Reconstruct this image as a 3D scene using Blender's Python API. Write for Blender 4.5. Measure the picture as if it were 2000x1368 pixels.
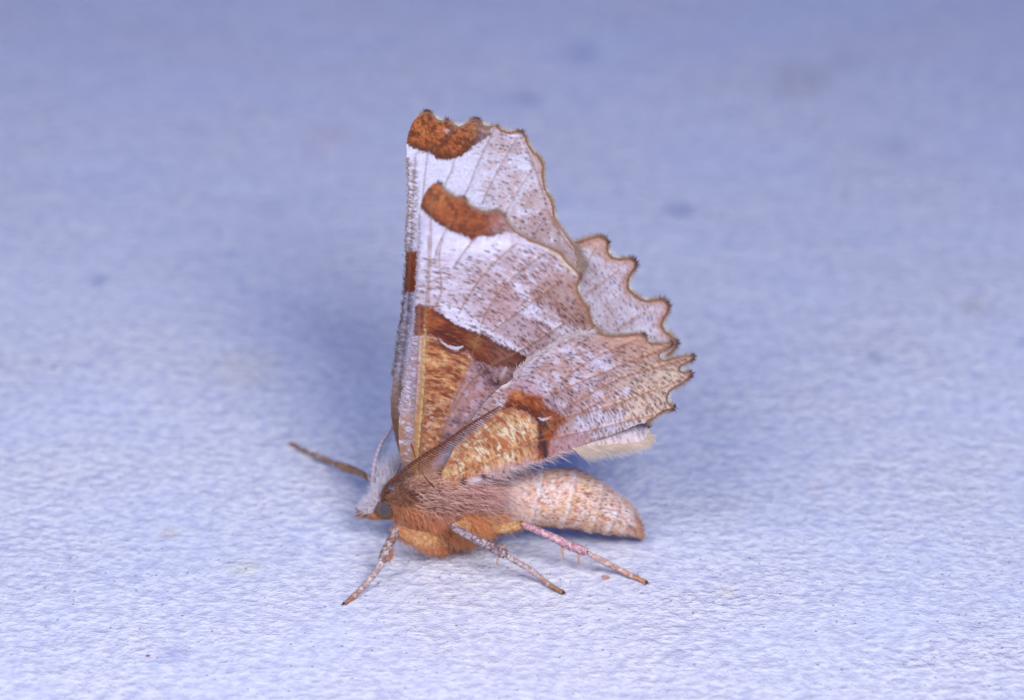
import bpy, math, random
import numpy as np
from mathutils import Vector

# ------------------------------------------------------------------ clear
for o in list(bpy.data.objects):
    bpy.data.objects.remove(o, do_unlink=True)
scene = bpy.context.scene
COL = scene.collection
rng = np.random.default_rng(11)
random.seed(11)
S = 0.1                     # working numbers are millimetres, 1 Blender unit = 1 cm
scene.unit_settings.system = 'METRIC'
scene.unit_settings.scale_length = 0.01

# ------------------------------------------------------------------ camera
ELEV = math.radians(30.0)
DIST = 270.0                # mm from lens to the moth
PPM = 33.0                  # photo pixels per mm at the moth
FPX = PPM * DIST
F_ = np.array([0, math.cos(ELEV), -math.sin(ELEV)])
R_ = np.array([1.0, 0, 0])
U_ = np.array([0, math.sin(ELEV), math.cos(ELEV)])
CAM = -DIST * (F_ + R_ * (900 - 1000) / FPX + U_ * (684 - 1060) / FPX)
cam_d = bpy.data.cameras.new('camera')
cam = bpy.data.objects.new('camera', cam_d)
COL.objects.link(cam)
cam.location = Vector(CAM * S)
cam.rotation_euler = (math.pi / 2 - ELEV, 0, 0)
cam_d.sensor_fit = 'HORIZONTAL'
cam_d.sensor_width = 36
cam_d.lens = 36 * FPX / 2000
cam_d.clip_start = 0.5
cam_d.clip_end = 500
cam_d.dof.use_dof = True
cam_d.dof.focus_distance = (DIST - 6.8) * S
APERTURE_MM = 5.4
cam_d.dof.aperture_fstop = (cam_d.lens / 1000) / (APERTURE_MM * S)
cam_d.dof.aperture_blades = 0
scene.camera = cam
scene.cycles.max_bounces = 16
scene.cycles.diffuse_bounces = 8
scene.cycles.transmission_bounces = 10

# ------------------------------------------------------------------ light
world = bpy.data.worlds.new("World")
scene.world = world
world.use_nodes = True
wb = world.node_tree.nodes['Background']
wb.inputs[0].default_value = (0.16, 0.33, 1.0, 1)
wb.inputs[1].default_value = 0.35


def area(name, loc, target, size, power, color):
    d = bpy.data.lights.new(name, 'AREA')
    d.shape = 'DISK'
    d.size = size * S
    d.energy = power
    d.color = color
    o = bpy.data.objects.new(name, d)
    COL.objects.link(o)
    o.location = Vector(loc) * S
    o.rotation_euler = (Vector(target) - Vector(loc)).to_track_quat('-Z', 'Y').to_euler()
    return o


area('flash_head_left', (-66, -78, 118), (-6, 14, 0), 90, 1300, (1.0, 0.965, 0.955))
area('flash_head_right', (48, -106, 120), (-14, 6, 5), 66, 2230, (1.0, 0.965, 0.955))
scene.view_settings.view_transform = 'Standard'
scene.view_settings.look = 'None'
scene.view_settings.exposure = 0.0
scene.view_settings.gamma = 1.0
scene.view_settings.use_curve_mapping = False


# ------------------------------------------------------------------ geometry helpers
def ray(px, py):
    px = np.asarray(px, float); py = np.asarray(py, float)
    return F_[None] + R_[None] * ((px - 1000) / FPX)[:, None] + U_[None] * ((684 - py) / FPX)[:, None]


def up_y(px, py, y):
    """photo pixel -> point in the vertical plane at depth y (mm)"""
    d = ray(np.atleast_1d(px), np.atleast_1d(py))
    t = (np.atleast_1d(y) - CAM[1]) / d[:, 1]
    return CAM + d * t[:, None]


def up_z(px, py, z=0.0):
    d = ray(np.atleast_1d(px), np.atleast_1d(py))
    t = (z - CAM[2]) / d[:, 2]
    return CAM + d * t[:, None]


def proj(p):
    v = p - CAM
    dep = v @ F_
    return 1000 + FPX * (v @ R_) / dep, 684 - FPX * (v @ U_) / dep


def lin(c):
    c = np.asarray(c, float) / 255.0
    return np.where(c <= 0.04045, c / 12.92, ((c + 0.055) / 1.055) ** 2.4)


def mk(name, verts, faces, mat, cols=None, parent=None, smooth=True, solid=None):
    """verts in mm, faces (M,k) int array"""
    me = bpy.data.meshes.new(name)
    verts = np.asarray(verts, np.float32) * S
    faces = np.asarray(faces, np.int32)
    n, (m, k) = len(verts), faces.shape
    me.vertices.add(n)
    me.vertices.foreach_set('co', verts.ravel())
    me.loops.add(m * k)
    me.loops.foreach_set('vertex_index', faces.ravel())
    me.polygons.add(m)
    me.polygons.foreach_set('loop_start', np.arange(0, m * k, k, dtype=np.int32))
    me.polygons.foreach_set('use_smooth', np.full(m, smooth))
    me.update(calc_edges=True)
    if cols is not None:
        a = me.color_attributes.new('Col', 'FLOAT_COLOR', 'POINT')
        c4 = np.ones((n, 4), np.float32)
        c4[:, :3] = np.clip(cols, 0, 1)
        a.data.foreach_set('color', c4.ravel())
    me.validate()
    me.materials.append(mat)
    o = bpy.data.objects.new(name, me)
    COL.objects.link(o)
    if parent:
        o.parent = parent
    if solid:
        md = o.modifiers.new('thickness', 'SOLIDIFY')
        md.thickness = solid * S
        md.offset = 0
    return o


def hashf(ix, iy, seed):
    h = (ix.astype(np.int64) * 374761393 + iy.astype(np.int64) * 668265263 + seed * 974634777) & 0xffffffff
    h = ((h ^ (h >> 13)) * 1274126177) & 0xffffffff
    h = h ^ (h >> 16)
    return (h & 0xffffff) / float(0x1000000)


def vnoise(x, y, sc, seed=0):
    x = np.asarray(x) / sc; y = np.asarray(y) / sc
    ix = np.floor(x); iy = np.floor(y)
    fx = x - ix; fy = y - iy
    fx = fx * fx * (3 - 2 * fx); fy = fy * fy * (3 - 2 * fy)
    a = hashf(ix, iy, seed); b = hashf(ix + 1, iy, seed)
    c = hashf(ix, iy + 1, seed); d = hashf(ix + 1, iy + 1, seed)
    return (a * (1 - fx) + b * fx) * (1 - fy) + (c * (1 - fx) + d * fx) * fy


def fbm(x, y, sc, seed=0, octv=4):
    t = 0; a = 1; s = 0
    for k in range(octv):
        t = t + a * vnoise(x, y, sc, seed + k * 17)
        s += a; a *= 0.55; sc *= 0.5
    return t / s


def sstep(a, b, x):
    t = np.clip((x - a) / (b - a), 0, 1)
    return t * t * (3 - 2 * t)


def speck(x, y, cell, prob, la, lb, ang, seed, soft=2.0):
    """scattered elongated flecks; ang = local direction of the long axis"""
    ix = np.floor(x / cell); iy = np.floor(y / cell)
    out = np.zeros_like(x)
    ca, sa = np.cos(ang), np.sin(ang)
    for dx in (-1, 0, 1):
        for dy in (-1, 0, 1):
            jx, jy = ix + dx, iy + dy
            cx = (jx + hashf(jx, jy, seed)) * cell
            cy = (jy + hashf(jx, jy, seed + 1)) * cell
            on = hashf(jx, jy, seed + 2) < prob
            sz = 0.55 + 0.9 * hashf(jx, jy, seed + 3)
            ux, uy = x - cx, y - cy
            a = (ux * ca + uy * sa) / (la * sz)
            b = (-ux * sa + uy * ca) / (lb * (0.7 + 0.3 * sz))
            out = np.maximum(out, on * np.exp(-((a * a + b * b) ** (soft / 2))))
    return out


def catmull(pts, step=1.5, closed=False):
    p = np.asarray(pts, float)
    n = len(p)
    out = []
    rngi = range(n) if closed else range(n - 1)
    for i in rngi:
        p0 = p[(i - 1) % n] if (closed or i > 0) else p[0]
        p1 = p[i]; p2 = p[(i + 1) % n]
        p3 = p[(i + 2) % n] if (closed or i + 2 < n) else p[-1]
        m = max(2, int(np.linalg.norm((p2 - p1)[:2]) / step) + 1)
        t = np.linspace(0, 1, m, endpoint=False)[:, None]
        out.append(0.5 * (2 * p1 + (p2 - p0) * t + (2 * p0 - 5 * p1 + 4 * p2 - p3) * t ** 2 + (3 * p1 - p0 - 3 * p2 + p3) * t ** 3))
    if not closed:
        out.append(p[-1:])
    return np.concatenate(out)


def inside(x, y, poly):
    r = np.zeros(x.shape, bool)
    n = len(poly)
    for i in range(n):
        x1, y1 = poly[i]; x2, y2 = poly[(i + 1) % n]
        if y1 == y2:
            continue
        c = (y1 > y) != (y2 > y)
        r ^= c & (x < (x2 - x1) * (y - y1) / (y2 - y1) + x1)
    return r


def dline(x, y, pts, closed=False):
    d = np.full(x.shape, 1e9)
    n = len(pts)
    for i in range(n if closed else n - 1):
        ax, ay = pts[i]; bx, by = pts[(i + 1) % n]
        vx, vy = bx - ax, by - ay
        L = vx * vx + vy * vy + 1e-9
        t = np.clip(((x - ax) * vx + (y - ay) * vy) / L, 0, 1)
        d = np.minimum(d, (x - ax - t * vx) ** 2 + (y - ay - t * vy) ** 2)
    return np.sqrt(d)


def region(x, y, pts, soft=4.0, jit=6.0, sc=9.0, seed=0):
    """soft-edged polygon mask with a ragged, scale-by-scale border"""
    d = dline(x, y, pts, True)
    sd = np.where(inside(x, y, pts), d, -d)
    sd = sd + (fbm(x, y, sc, seed, 3) - 0.5) * 2 * jit + (vnoise(x, y, 2.4, seed + 77) - 0.5) * min(5.0, jit * 1.6)
    return sstep(-soft, soft, sd)


def mixc(c, rgb, m):
    rgb = lin(rgb) if not isinstance(rgb, np.ndarray) else rgb
    return c * (1 - m[:, None]) + rgb * m[:, None]


# ------------------------------------------------------------------ materials
def nodes_of(name):
    m = bpy.data.materials.new(name)
    m.use_nodes = True
    nt = m.node_tree
    b = nt.nodes['Principled BSDF']
    return m, nt, b


def N(nt, kind, **kw):
    n = nt.nodes.new(kind)
    for k, v in kw.items():
        setattr(n, k, v)
    return n


def scale_mat(name, rough=0.75, spec=0.25, sheen=0.2, trans=0.15, bump=0.3, nscale=120, var=0.12):
    """vertex-coloured scales / hair: colour attribute + fine grain + fine relief, a little light passing through"""
    m, nt, b = nodes_of(name)
    L = nt.links
    at = N(nt, 'ShaderNodeAttribute', attribute_name='Col')
    tc = N(nt, 'ShaderNodeTexCoord')
    no = N(nt, 'ShaderNodeTexNoise')
    no.inputs['Scale'].default_value = nscale
    no.inputs['Detail'].default_value = 3
    L.new(tc.outputs['Object'], no.inputs['Vector'])
    mr = N(nt, 'ShaderNodeMapRange')
    mr.inputs['From Min'].default_value = 0.25
    mr.inputs['From Max'].default_value = 0.75
    mr.inputs['To Min'].default_value = 1 - var
    mr.inputs['To Max'].default_value = 1 + var
    L.new(no.outputs['Fac'], mr.inputs['Value'])
    mul = N(nt, 'ShaderNodeVectorMath', operation='SCALE')
    L.new(at.outputs['Color'], mul.inputs[0])
    L.new(mr.outputs['Result'], mul.inputs['Scale'])
    L.new(mul.outputs['Vector'], b.inputs['Base Color'])
    b.inputs['Roughness'].default_value = rough
    b.inputs['Specular IOR Level'].default_value = spec
    b.inputs['Sheen Weight'].default_value = sheen
    b.inputs['Sheen Roughness'].default_value = 0.4
    if bump:
        bp = N(nt, 'ShaderNodeBump')
        bp.inputs['Strength'].default_value = bump
        bp.inputs['Distance'].default_value = 0.003
        L.new(no.outputs['Fac'], bp.inputs['Height'])
        L.new(bp.outputs['Normal'], b.inputs['Normal'])
    if trans:
        tr = N(nt, 'ShaderNodeBsdfTranslucent')
        L.new(mul.outputs['Vector'], tr.inputs['Color'])
        mx = N(nt, 'ShaderNodeMixShader')
        mx.inputs[0].default_value = trans
        L.new(b.outputs[0], mx.inputs[1])
        L.new(tr.outputs[0], mx.inputs[2])
        L.new(mx.outputs[0], nt.nodes['Material Output'].inputs['Surface'])
    return m


M_WING = scale_mat('wing_scales', 0.62, 0.3, 0.25, 0.12, 0.35, 170, 0.13)
M_FRINGE = scale_mat('wing_fringe', 0.7, 0.2, 0.2, 0.35, 0, 60, 0.05)
M_FUR = scale_mat('body_fur', 0.6, 0.25, 0.4, 0.4, 0, 40, 0.10)
M_WHITE = scale_mat('pale_fur', 0.6, 0.25, 0.3, 0.2, 0, 40, 0.06)
M_BODY = scale_mat('body_scales', 0.7, 0.25, 0.2, 0.05, 0.5, 140, 0.12)
M_LEG = scale_mat('leg_scales', 0.6, 0.3, 0.15, 0.05, 0.5, 160, 0.15)
M_ANT = scale_mat('antenna_chitin', 0.45, 0.4, 0.05, 0.15, 0.2, 120, 0.1)


def eye_mat():
    m, nt, b = nodes_of('compound_eye')
    L = nt.links
    at = N(nt, 'ShaderNodeAttribute', attribute_name='Col')
    L.new(at.outputs['Color'], b.inputs['Base Color'])
    vo = N(nt, 'ShaderNodeTexVoronoi')
    vo.inputs['Scale'].default_value = 340
    tc = N(nt, 'ShaderNodeTexCoord')
    L.new(tc.outputs['Object'], vo.inputs['Vector'])
    bp = N(nt, 'ShaderNodeBump')
    bp.inputs['Strength'].default_value = 0.25
    bp.inputs['Distance'].default_value = 0.002
    bp.invert = True
    L.new(vo.outputs['Distance'], bp.inputs['Height'])
    L.new(bp.outputs['Normal'], b.inputs['Normal'])
    b.inputs['Roughness'].default_value = 0.55
    b.inputs['Specular IOR Level'].default_value = 0.08
    return m


M_EYE = eye_mat()


def ground_mat():
    m, nt, b = nodes_of('painted_board')
    L = nt.links
    tc = N(nt, 'ShaderNodeTexCoord')
    mp = N(nt, 'ShaderNodeMapping')
    mp.inputs['Rotation'].default_value = (0, 0, math.radians(18))
    mp.inputs['Scale'].default_value = (0.8, 1.0, 1.0)
    L.new(tc.outputs['Object'], mp.inputs['Vector'])

    def noise(scale, detail, rough, vec=mp):
        n = N(nt, 'ShaderNodeTexNoise')
        n.inputs['Scale'].default_value = scale
        n.inputs['Detail'].default_value = detail
        n.inputs['Roughness'].default_value = rough
        L.new(vec.outputs[0], n.inputs['Vector'])
        return n
    n1a = noise(16, 3, 0.6)
    n2 = noise(62, 2, 0.55)
    vl = N(nt, 'ShaderNodeTexVoronoi', feature='F1')
    vl.inputs['Scale'].default_value = 22
    wob = N(nt, 'ShaderNodeVectorMath', operation='MULTIPLY_ADD')
    wob.inputs[1].default_value = (0.06, 0.06, 0.0)
    L.new(n2.outputs['Color'], wob.inputs[0])
    L.new(mp.outputs[0], wob.inputs[2])
    L.new(wob.outputs[0], vl.inputs['Vector'])
    n1 = N(nt, 'ShaderNodeMath', operation='MULTIPLY_ADD')
    n1.inputs[1].default_value = -0.30
    L.new(vl.outputs['Distance'], n1.inputs[0])
    nb_ = N(nt, 'ShaderNodeMath', operation='ADD')
    nb_.inputs[1].default_value = 0.13
    L.new(n1a.outputs['Fac'], nb_.inputs[0])
    L.new(nb_.outputs[0], n1.inputs[2])
    n3 = noise(1.1, 3, 0.5)
    n4 = noise(24, 3, 0.6)
    # height = 0.75*n1 + 0.25*n2
    h = N(nt, 'ShaderNodeMix', data_type='FLOAT')
    h.inputs[0].default_value = 0.2
    L.new(n1.outputs[0], h.inputs[2])
    L.new(n2.outputs['Fac'], h.inputs[3])
    bp = N(nt, 'ShaderNodeBump')
    bp.inputs['Strength'].default_value = 0.62
    bp.inputs['Distance'].default_value = 0.042
    # relief is stronger in some places than in others, with long shallow creases
    bs_ = N(nt, 'ShaderNodeMapRange')
    bs_.inputs['From Min'].default_value = 0.3
    bs_.inputs['From Max'].default_value = 0.7
    bs_.inputs['To Min'].default_value = 0.38
    bs_.inputs['To Max'].default_value = 0.9
    L.new(n3.outputs['Fac'], bs_.inputs['Value'])
    L.new(bs_.outputs[0], bp.inputs['Strength'])
    mc = N(nt, 'ShaderNodeMapping')
    mc.inputs['Rotation'].default_value = (0, 0, math.radians(24))
    mc.inputs['Scale'].default_value = (0.25, 1.0, 1.0)
    L.new(tc.outputs['Object'], mc.inputs['Vector'])
    ncr = noise(9, 3, 0.6, mc)
    hc = N(nt, 'ShaderNodeMath', operation='MULTIPLY_ADD')
    hc.inputs[1].default_value = 0.55
    L.new(ncr.outputs['Fac'], hc.inputs[0])
    L.new(h.outputs[0], hc.inputs[2])
    L.new(hc.outputs[0], bp.inputs['Height'])
    L.new(bp.outputs['Normal'], b.inputs['Normal'])
    # paint colour: slight lavender variation, darker where the relief is low, pinkish and bluish drift
    cr = N(nt, 'ShaderNodeValToRGB')
    cr.color_ramp.elements[0].position = 0.34
    cr.color_ramp.elements[0].color = (*lin((196, 199, 222)), 1)
    cr.color_ramp.elements[1].position = 0.60
    cr.color_ramp.elements[1].color = (*lin((224, 226, 236)), 1)
    L.new(h.outputs[0], cr.inputs['Fac'])
    cr2 = N(nt, 'ShaderNodeValToRGB')
    cr2.color_ramp.elements[0].position = 0.35
    cr2.color_ramp.elements[0].color = (0.93, 0.95, 1.0, 1)
    cr2.color_ramp.elements[1].position = 0.68
    cr2.color_ramp.elements[1].color = (1.0, 0.985, 0.985, 1)
    L.new(n3.outputs['Fac'], cr2.inputs['Fac'])
    mul = N(nt, 'ShaderNodeMix', data_type='RGBA', blend_type='MULTIPLY')
    mul.inputs[0].default_value = 1
    L.new(cr.outputs['Color'], mul.inputs[6])
    L.new(cr2.outputs['Color'], mul.inputs[7])
    # tiny dark grit
    vo = N(nt, 'ShaderNodeTexVoronoi')
    vo.inputs['Scale'].default_value = 17.0
    vo.inputs['Randomness'].default_value = 1.0
    L.new(tc.outputs['Object'], vo.inputs['Vector'])
    lt = N(nt, 'ShaderNodeMapRange')
    lt.inputs['From Min'].default_value = 0.04
    lt.inputs['From Max'].default_value = 0.17
    lt.inputs['To Min'].default_value = 1.0
    lt.inputs['To Max'].default_value = 0.0
    L.new(vo.outputs['Distance'], lt.inputs['Value'])
    sp = N(nt, 'ShaderNodeSeparateColor')
    L.new(vo.outputs['Color'], sp.inputs[0])
    gt = N(nt, 'ShaderNodeMath', operation='GREATER_THAN')
    gt.inputs[1].default_value = 0.6
    L.new(sp.outputs[0], gt.inputs[0])
    mm = N(nt, 'ShaderNodeMath', operation='MULTIPLY')
    L.new(lt.outputs[0], mm.inputs[0])
    L.new(gt.outputs[0], mm.inputs[1])
    grit = N(nt, 'ShaderNodeValToRGB')
    grit.color_ramp.elements[0].color = (*lin((60, 62, 92)), 1)
    grit.color_ramp.elements[1].color = (*lin((120, 70, 62)), 1)
    L.new(sp.outputs[1], grit.inputs['Fac'])
    mg = N(nt, 'ShaderNodeMix', data_type='RGBA')
    sc = N(nt, 'ShaderNodeMath', operation='MULTIPLY')
    sc.inputs[1].default_value = 0.85
    L.new(mm.outputs[0], sc.inputs[0])
    L.new(sc.outputs[0], mg.inputs[0])
    L.new(mul.outputs[2], mg.inputs[6])
    L.new(grit.outputs['Color'], mg.inputs[7])
    # stains: attribute carries the stain's own colour
    at = N(nt, 'ShaderNodeAttribute', attribute_name='Col')
    ms = N(nt, 'ShaderNodeMix', data_type='RGBA', blend_type='MULTIPLY')
    ms.inputs[0].default_value = 1
    L.new(mg.outputs[2], ms.inputs[6])
    L.new(at.outputs['Color'], ms.inputs[7])
    L.new(ms.outputs[2], b.inputs['Base Color'])
    ro = N(nt, 'ShaderNodeMapRange')
    ro.inputs['To Min'].default_value = 0.36
    ro.inputs['To Max'].default_value = 0.62
    L.new(n4.outputs['Fac'], ro.inputs['Value'])
    L.new(ro.outputs[0], b.inputs['Roughness'])
    b.inputs['Specular IOR Level'].default_value = 0.45
    return m


M_GROUND = ground_mat()

# ------------------------------------------------------------------ the surface
def axis(lo, hi, fine, far):
    a = list(np.arange(lo, hi + fine, fine))
    st = fine; v = a[-1]
    while v < far:
        st *= 1.35; v += st; a.append(v)
    st = fine; v = a[0]
    while v > -far:
        st *= 1.35; v -= st; a.insert(0, v)
    return np.array(a)


gx = axis(-45, 50, 0.33, 420)
gy = axis(-24, 80, 0.33, 420)
GX, GY = np.meshgrid(gx, gy)
gxf, gyf = GX.ravel(), GY.ravel()
rx = gxf * 0.95 + gyf * 0.31; ry = -gxf * 0.31 + gyf * 0.95
gz = (fbm(rx * 0.8, ry, 2.2, 5, 3) - 0.5) * 0.13 + (fbm(rx, ry, 22, 9, 2) - 0.5) * 0.5
calm = np.exp(-((gxf - 2) ** 2 / 260 + gyf ** 2 / 130))
gz = gz - 0.01 - calm * (fbm(rx, ry, 22, 9, 2) - 0.5) * 0.5
stain = np.ones((len(gxf), 3))
for (sx, sy, rad, col, k) in [(1708, 700, 0.75, (150, 160, 200), .45), (1600, 762, 0.5, (155, 165, 205), .35),
                              (1325, 412, 1.1, (150, 160, 205), .5), (1138, 102, 1.5, (150, 158, 205), .35),
                              (1030, 190, 1.4, (160, 165, 205), .40), (1560, 152, 2.6, (190, 184, 196), .45),
                              (1650, 118, 1.7, (190, 182, 202), .35), (190, 547, 0.7, (130, 140, 185), .5),
                              (1745, 285, 1.5, (165, 170, 210), .3), (525, 408, 1.0, (165, 170, 210), .3),
                              (1900, 600, 1.0, (190, 185, 190), .4), (480, 720, 2.4, (228, 214, 222), .6),
                              (640, 270, 2.5, (215, 190, 215), .2),
                              (1420, 1155, .5, (220, 200, 205), .5), (330, 1042, 0.7, (225, 205, 205), .6),
                              (480, 1110, 1.1, (232, 216, 212), .6), (340, 1277, 0.9, (165, 172, 215), .5),
                              (1320, 1275, 0.5, (160, 168, 205), .5), (1590, 950, .6, (215, 200, 205), .4)]:
    c = up_z(sx, sy)[0]
    d = np.sqrt((gxf - c[0]) ** 2 + ((gyf - c[1]) * 0.8) ** 2)
    d = d * (0.7 + 0.6 * fbm(gxf, gyf, rad * 0.9, int(sx), 2))
    mk_ = k * (1 - sstep(0.35 * rad, rad * 1.25, d))
    stain = stain * (1 - mk_[:, None]) + lin(col) / lin((215, 218, 240)) * mk_[:, None]
ny, nx = GX.shape
idx = np.arange(nx * ny).reshape(ny, nx)
gf = np.stack([idx[:-1, :-1], idx[:-1, 1:], idx[1:, 1:], idx[1:, :-1]], -1).reshape(-1, 4)
ground = mk('ground', np.stack([gxf, gyf, gz], 1), gf, M_GROUND, stain)
ground['kind'] = 'structure'
ground['label'] = 'rough bluish white painted board under the moth'

# ------------------------------------------------------------------ the moth
moth = bpy.data.objects.new('moth', None)
COL.objects.link(moth)
moth.empty_display_size = 0.2
moth['label'] = 'brown and lilac-white moth with scalloped wings held up, standing on the bluish white board'
moth['category'] = 'moth'


class WingSurf:
    def __init__(s, y0, z0, tilt, yaw, camber):
        w = np.array([0, math.sin(math.radians(tilt)), math.cos(math.radians(tilt))])
        a = np.array([math.cos(math.radians(yaw)), math.sin(math.radians(yaw)), 0])
        n = np.cross(a, w)
        s.n = n / np.linalg.norm(n)
        s.p0 = np.array([0, y0, z0])
        s.camber = camber

    def __call__(s, px, py):
        px = np.atleast_1d(np.asarray(px, float)); py = np.atleast_1d(np.asarray(py, float))
        d = ray(px, py)
        t = ((s.p0 - CAM) @ s.n) / (d @ s.n)
        t = t - s.camber(px, py)
        return CAM + d * t[:, None]


def hair_mesh(root, dirv, length, rad, bend, c0, c1, nseg=4):
    """tapering three-sided hairs; everything vectorised. root,dirv,bend (N,3) in mm"""
    n = len(root)
    dirv = dirv / (np.linalg.norm(dirv, axis=1, keepdims=True) + 1e-9)
    ref = np.where(np.abs(dirv[:, 2:3]) > 0.9, np.array([[1.0, 0, 0]]), np.array([[0, 0, 1.0]]))
    a = np.cross(dirv, ref); a /= np.linalg.norm(a, axis=1, keepdims=True) + 1e-9
    b = np.cross(dirv, a)
    V = np.zeros((n, nseg + 1, 3, 3)); C = np.zeros((n, nseg + 1, 3, 3))
    for k in range(nseg + 1):
        t = k / nseg
        p = root + dirv * (length * t)[:, None] + bend * (length * t * t)[:, None]
        r = rad * (1 - 0.9 * t ** 1.5)
        for j in range(3):
            an = 2 * math.pi * j / 3
            V[:, k, j] = p + (a * math.cos(an) + b * math.sin(an)) * r[:, None]
        C[:, k, :] = (c0 * (1 - t) + c1 * t)[:, None]
    base = (np.arange(n) * (nseg + 1) * 3)[:, None, None]
    fs = []
    for k in range(nseg):
        for j in range(3):
            j2 = (j + 1) % 3
            fs.append([k * 3 + j, k * 3 + j2, (k + 1) * 3 + j2, (k + 1) * 3 + j])
    F = base + np.array(fs)[None]
    return V.reshape(-1, 3), F.reshape(-1, 4), C.reshape(-1, 3)


class Bag:
    def __init__(s): s.v = []; s.f = []; s.c = []; s.n = 0
    def add(s, v, f, c):
        s.v.append(v); s.f.append(f + s.n); s.c.append(c); s.n += len(v)
    def build(s, name, mat, parent, stuff=False):
        o = mk(name, np.concatenate(s.v), np.concatenate(s.f), mat, np.concatenate(s.c), parent)
        if stuff: o['kind'] = 'stuff'
        return o


def tube(pts, rad, colf, nsides=14, step=0.06, cap=True, flat=None, jitter=0.0, seed=0):
    """swept tube through 3-D points (mm) with radii; colf(t, ang, p) -> colours (N,3)"""
    q = np.concatenate([np.asarray(pts, float), np.asarray(rad, float)[:, None]], 1)
    L = np.linalg.norm(np.diff(q[:, :3], axis=0), axis=1)
    out = []
    n = len(q)
    for i in range(n - 1):
        p0 = q[max(i - 1, 0)]; p1 = q[i]; p2 = q[i + 1]; p3 = q[min(i + 2, n - 1)]
        m = max(3, int(L[i] / step))
        t = np.linspace(0, 1, m, endpoint=False)[:, None]
        out.append(0.5 * (2 * p1 + (p2 - p0) * t + (2 * p0 - 5 * p1 + 4 * p2 - p3) * t ** 2 + (3 * p1 - p0 - 3 * p2 + p3) * t ** 3))
    out.append(q[-1:])
    q = np.concatenate(out)
    P, Rr = q[:, :3], np.maximum(q[:, 3], 0.004)
    T = np.gradient(P, axis=0); T /= np.linalg.norm(T, axis=1, keepdims=True) + 1e-9
    ref = np.array([0, 0, 1.0]) if abs(T[:, 2]).mean() < 0.8 else np.array([1.0, 0, 0])
    A = np.cross(T, ref); A /= np.linalg.norm(A, axis=1, keepdims=True) + 1e-9
    B = np.cross(T, A)
    ang = np.arange(nsides) * 2 * math.pi / nsides
    m = len(P)
    tt = np.linspace(0, 1, m)
    rr = np.repeat(Rr[:, None], nsides, 1)
    if jitter:
        rr = rr * (1 + jitter * (hashf(np.arange(m * nsides) + 0.0, np.zeros(m * nsides), seed + 3).reshape(m, nsides) - 0.5))
    V = P[:, None] + (A[:, None] * np.cos(ang)[None, :, None] + B[:, None] * np.sin(ang)[None, :, None]) * rr[..., None]
    tg = np.repeat(tt[:, None], nsides, 1).ravel(); ag = np.repeat(ang[None], m, 0).ravel()
    V = V.reshape(-1, 3)
    C = colf(tg, ag, V)
    i = np.arange(m - 1)[:, None] * nsides; j = np.arange(nsides)[None]; j2 = (j + 1) % nsides
    F = np.stack([i + j, i + j2, i + nsides + j2, i + nsides + j], -1).reshape(-1, 4)
    if cap:
        nv = len(V)
        V = np.concatenate([V, P[:1], P[-1:]]); C = np.concatenate([C, C[:1], C[nv - 1:nv]])
        j = np.arange(nsides)
        F = np.concatenate([F, np.stack([np.full(nsides, nv), (j + 1) % nsides, j, j], -1)[:, [0, 1, 2, 2]]])
        k = (m - 1) * nsides
        F = np.concatenate([F, np.stack([np.full(nsides, nv + 1), k + j, k + (j + 1) % nsides, k + (j + 1) % nsides], -1)])
    return V, F, C, P, Rr


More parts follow.
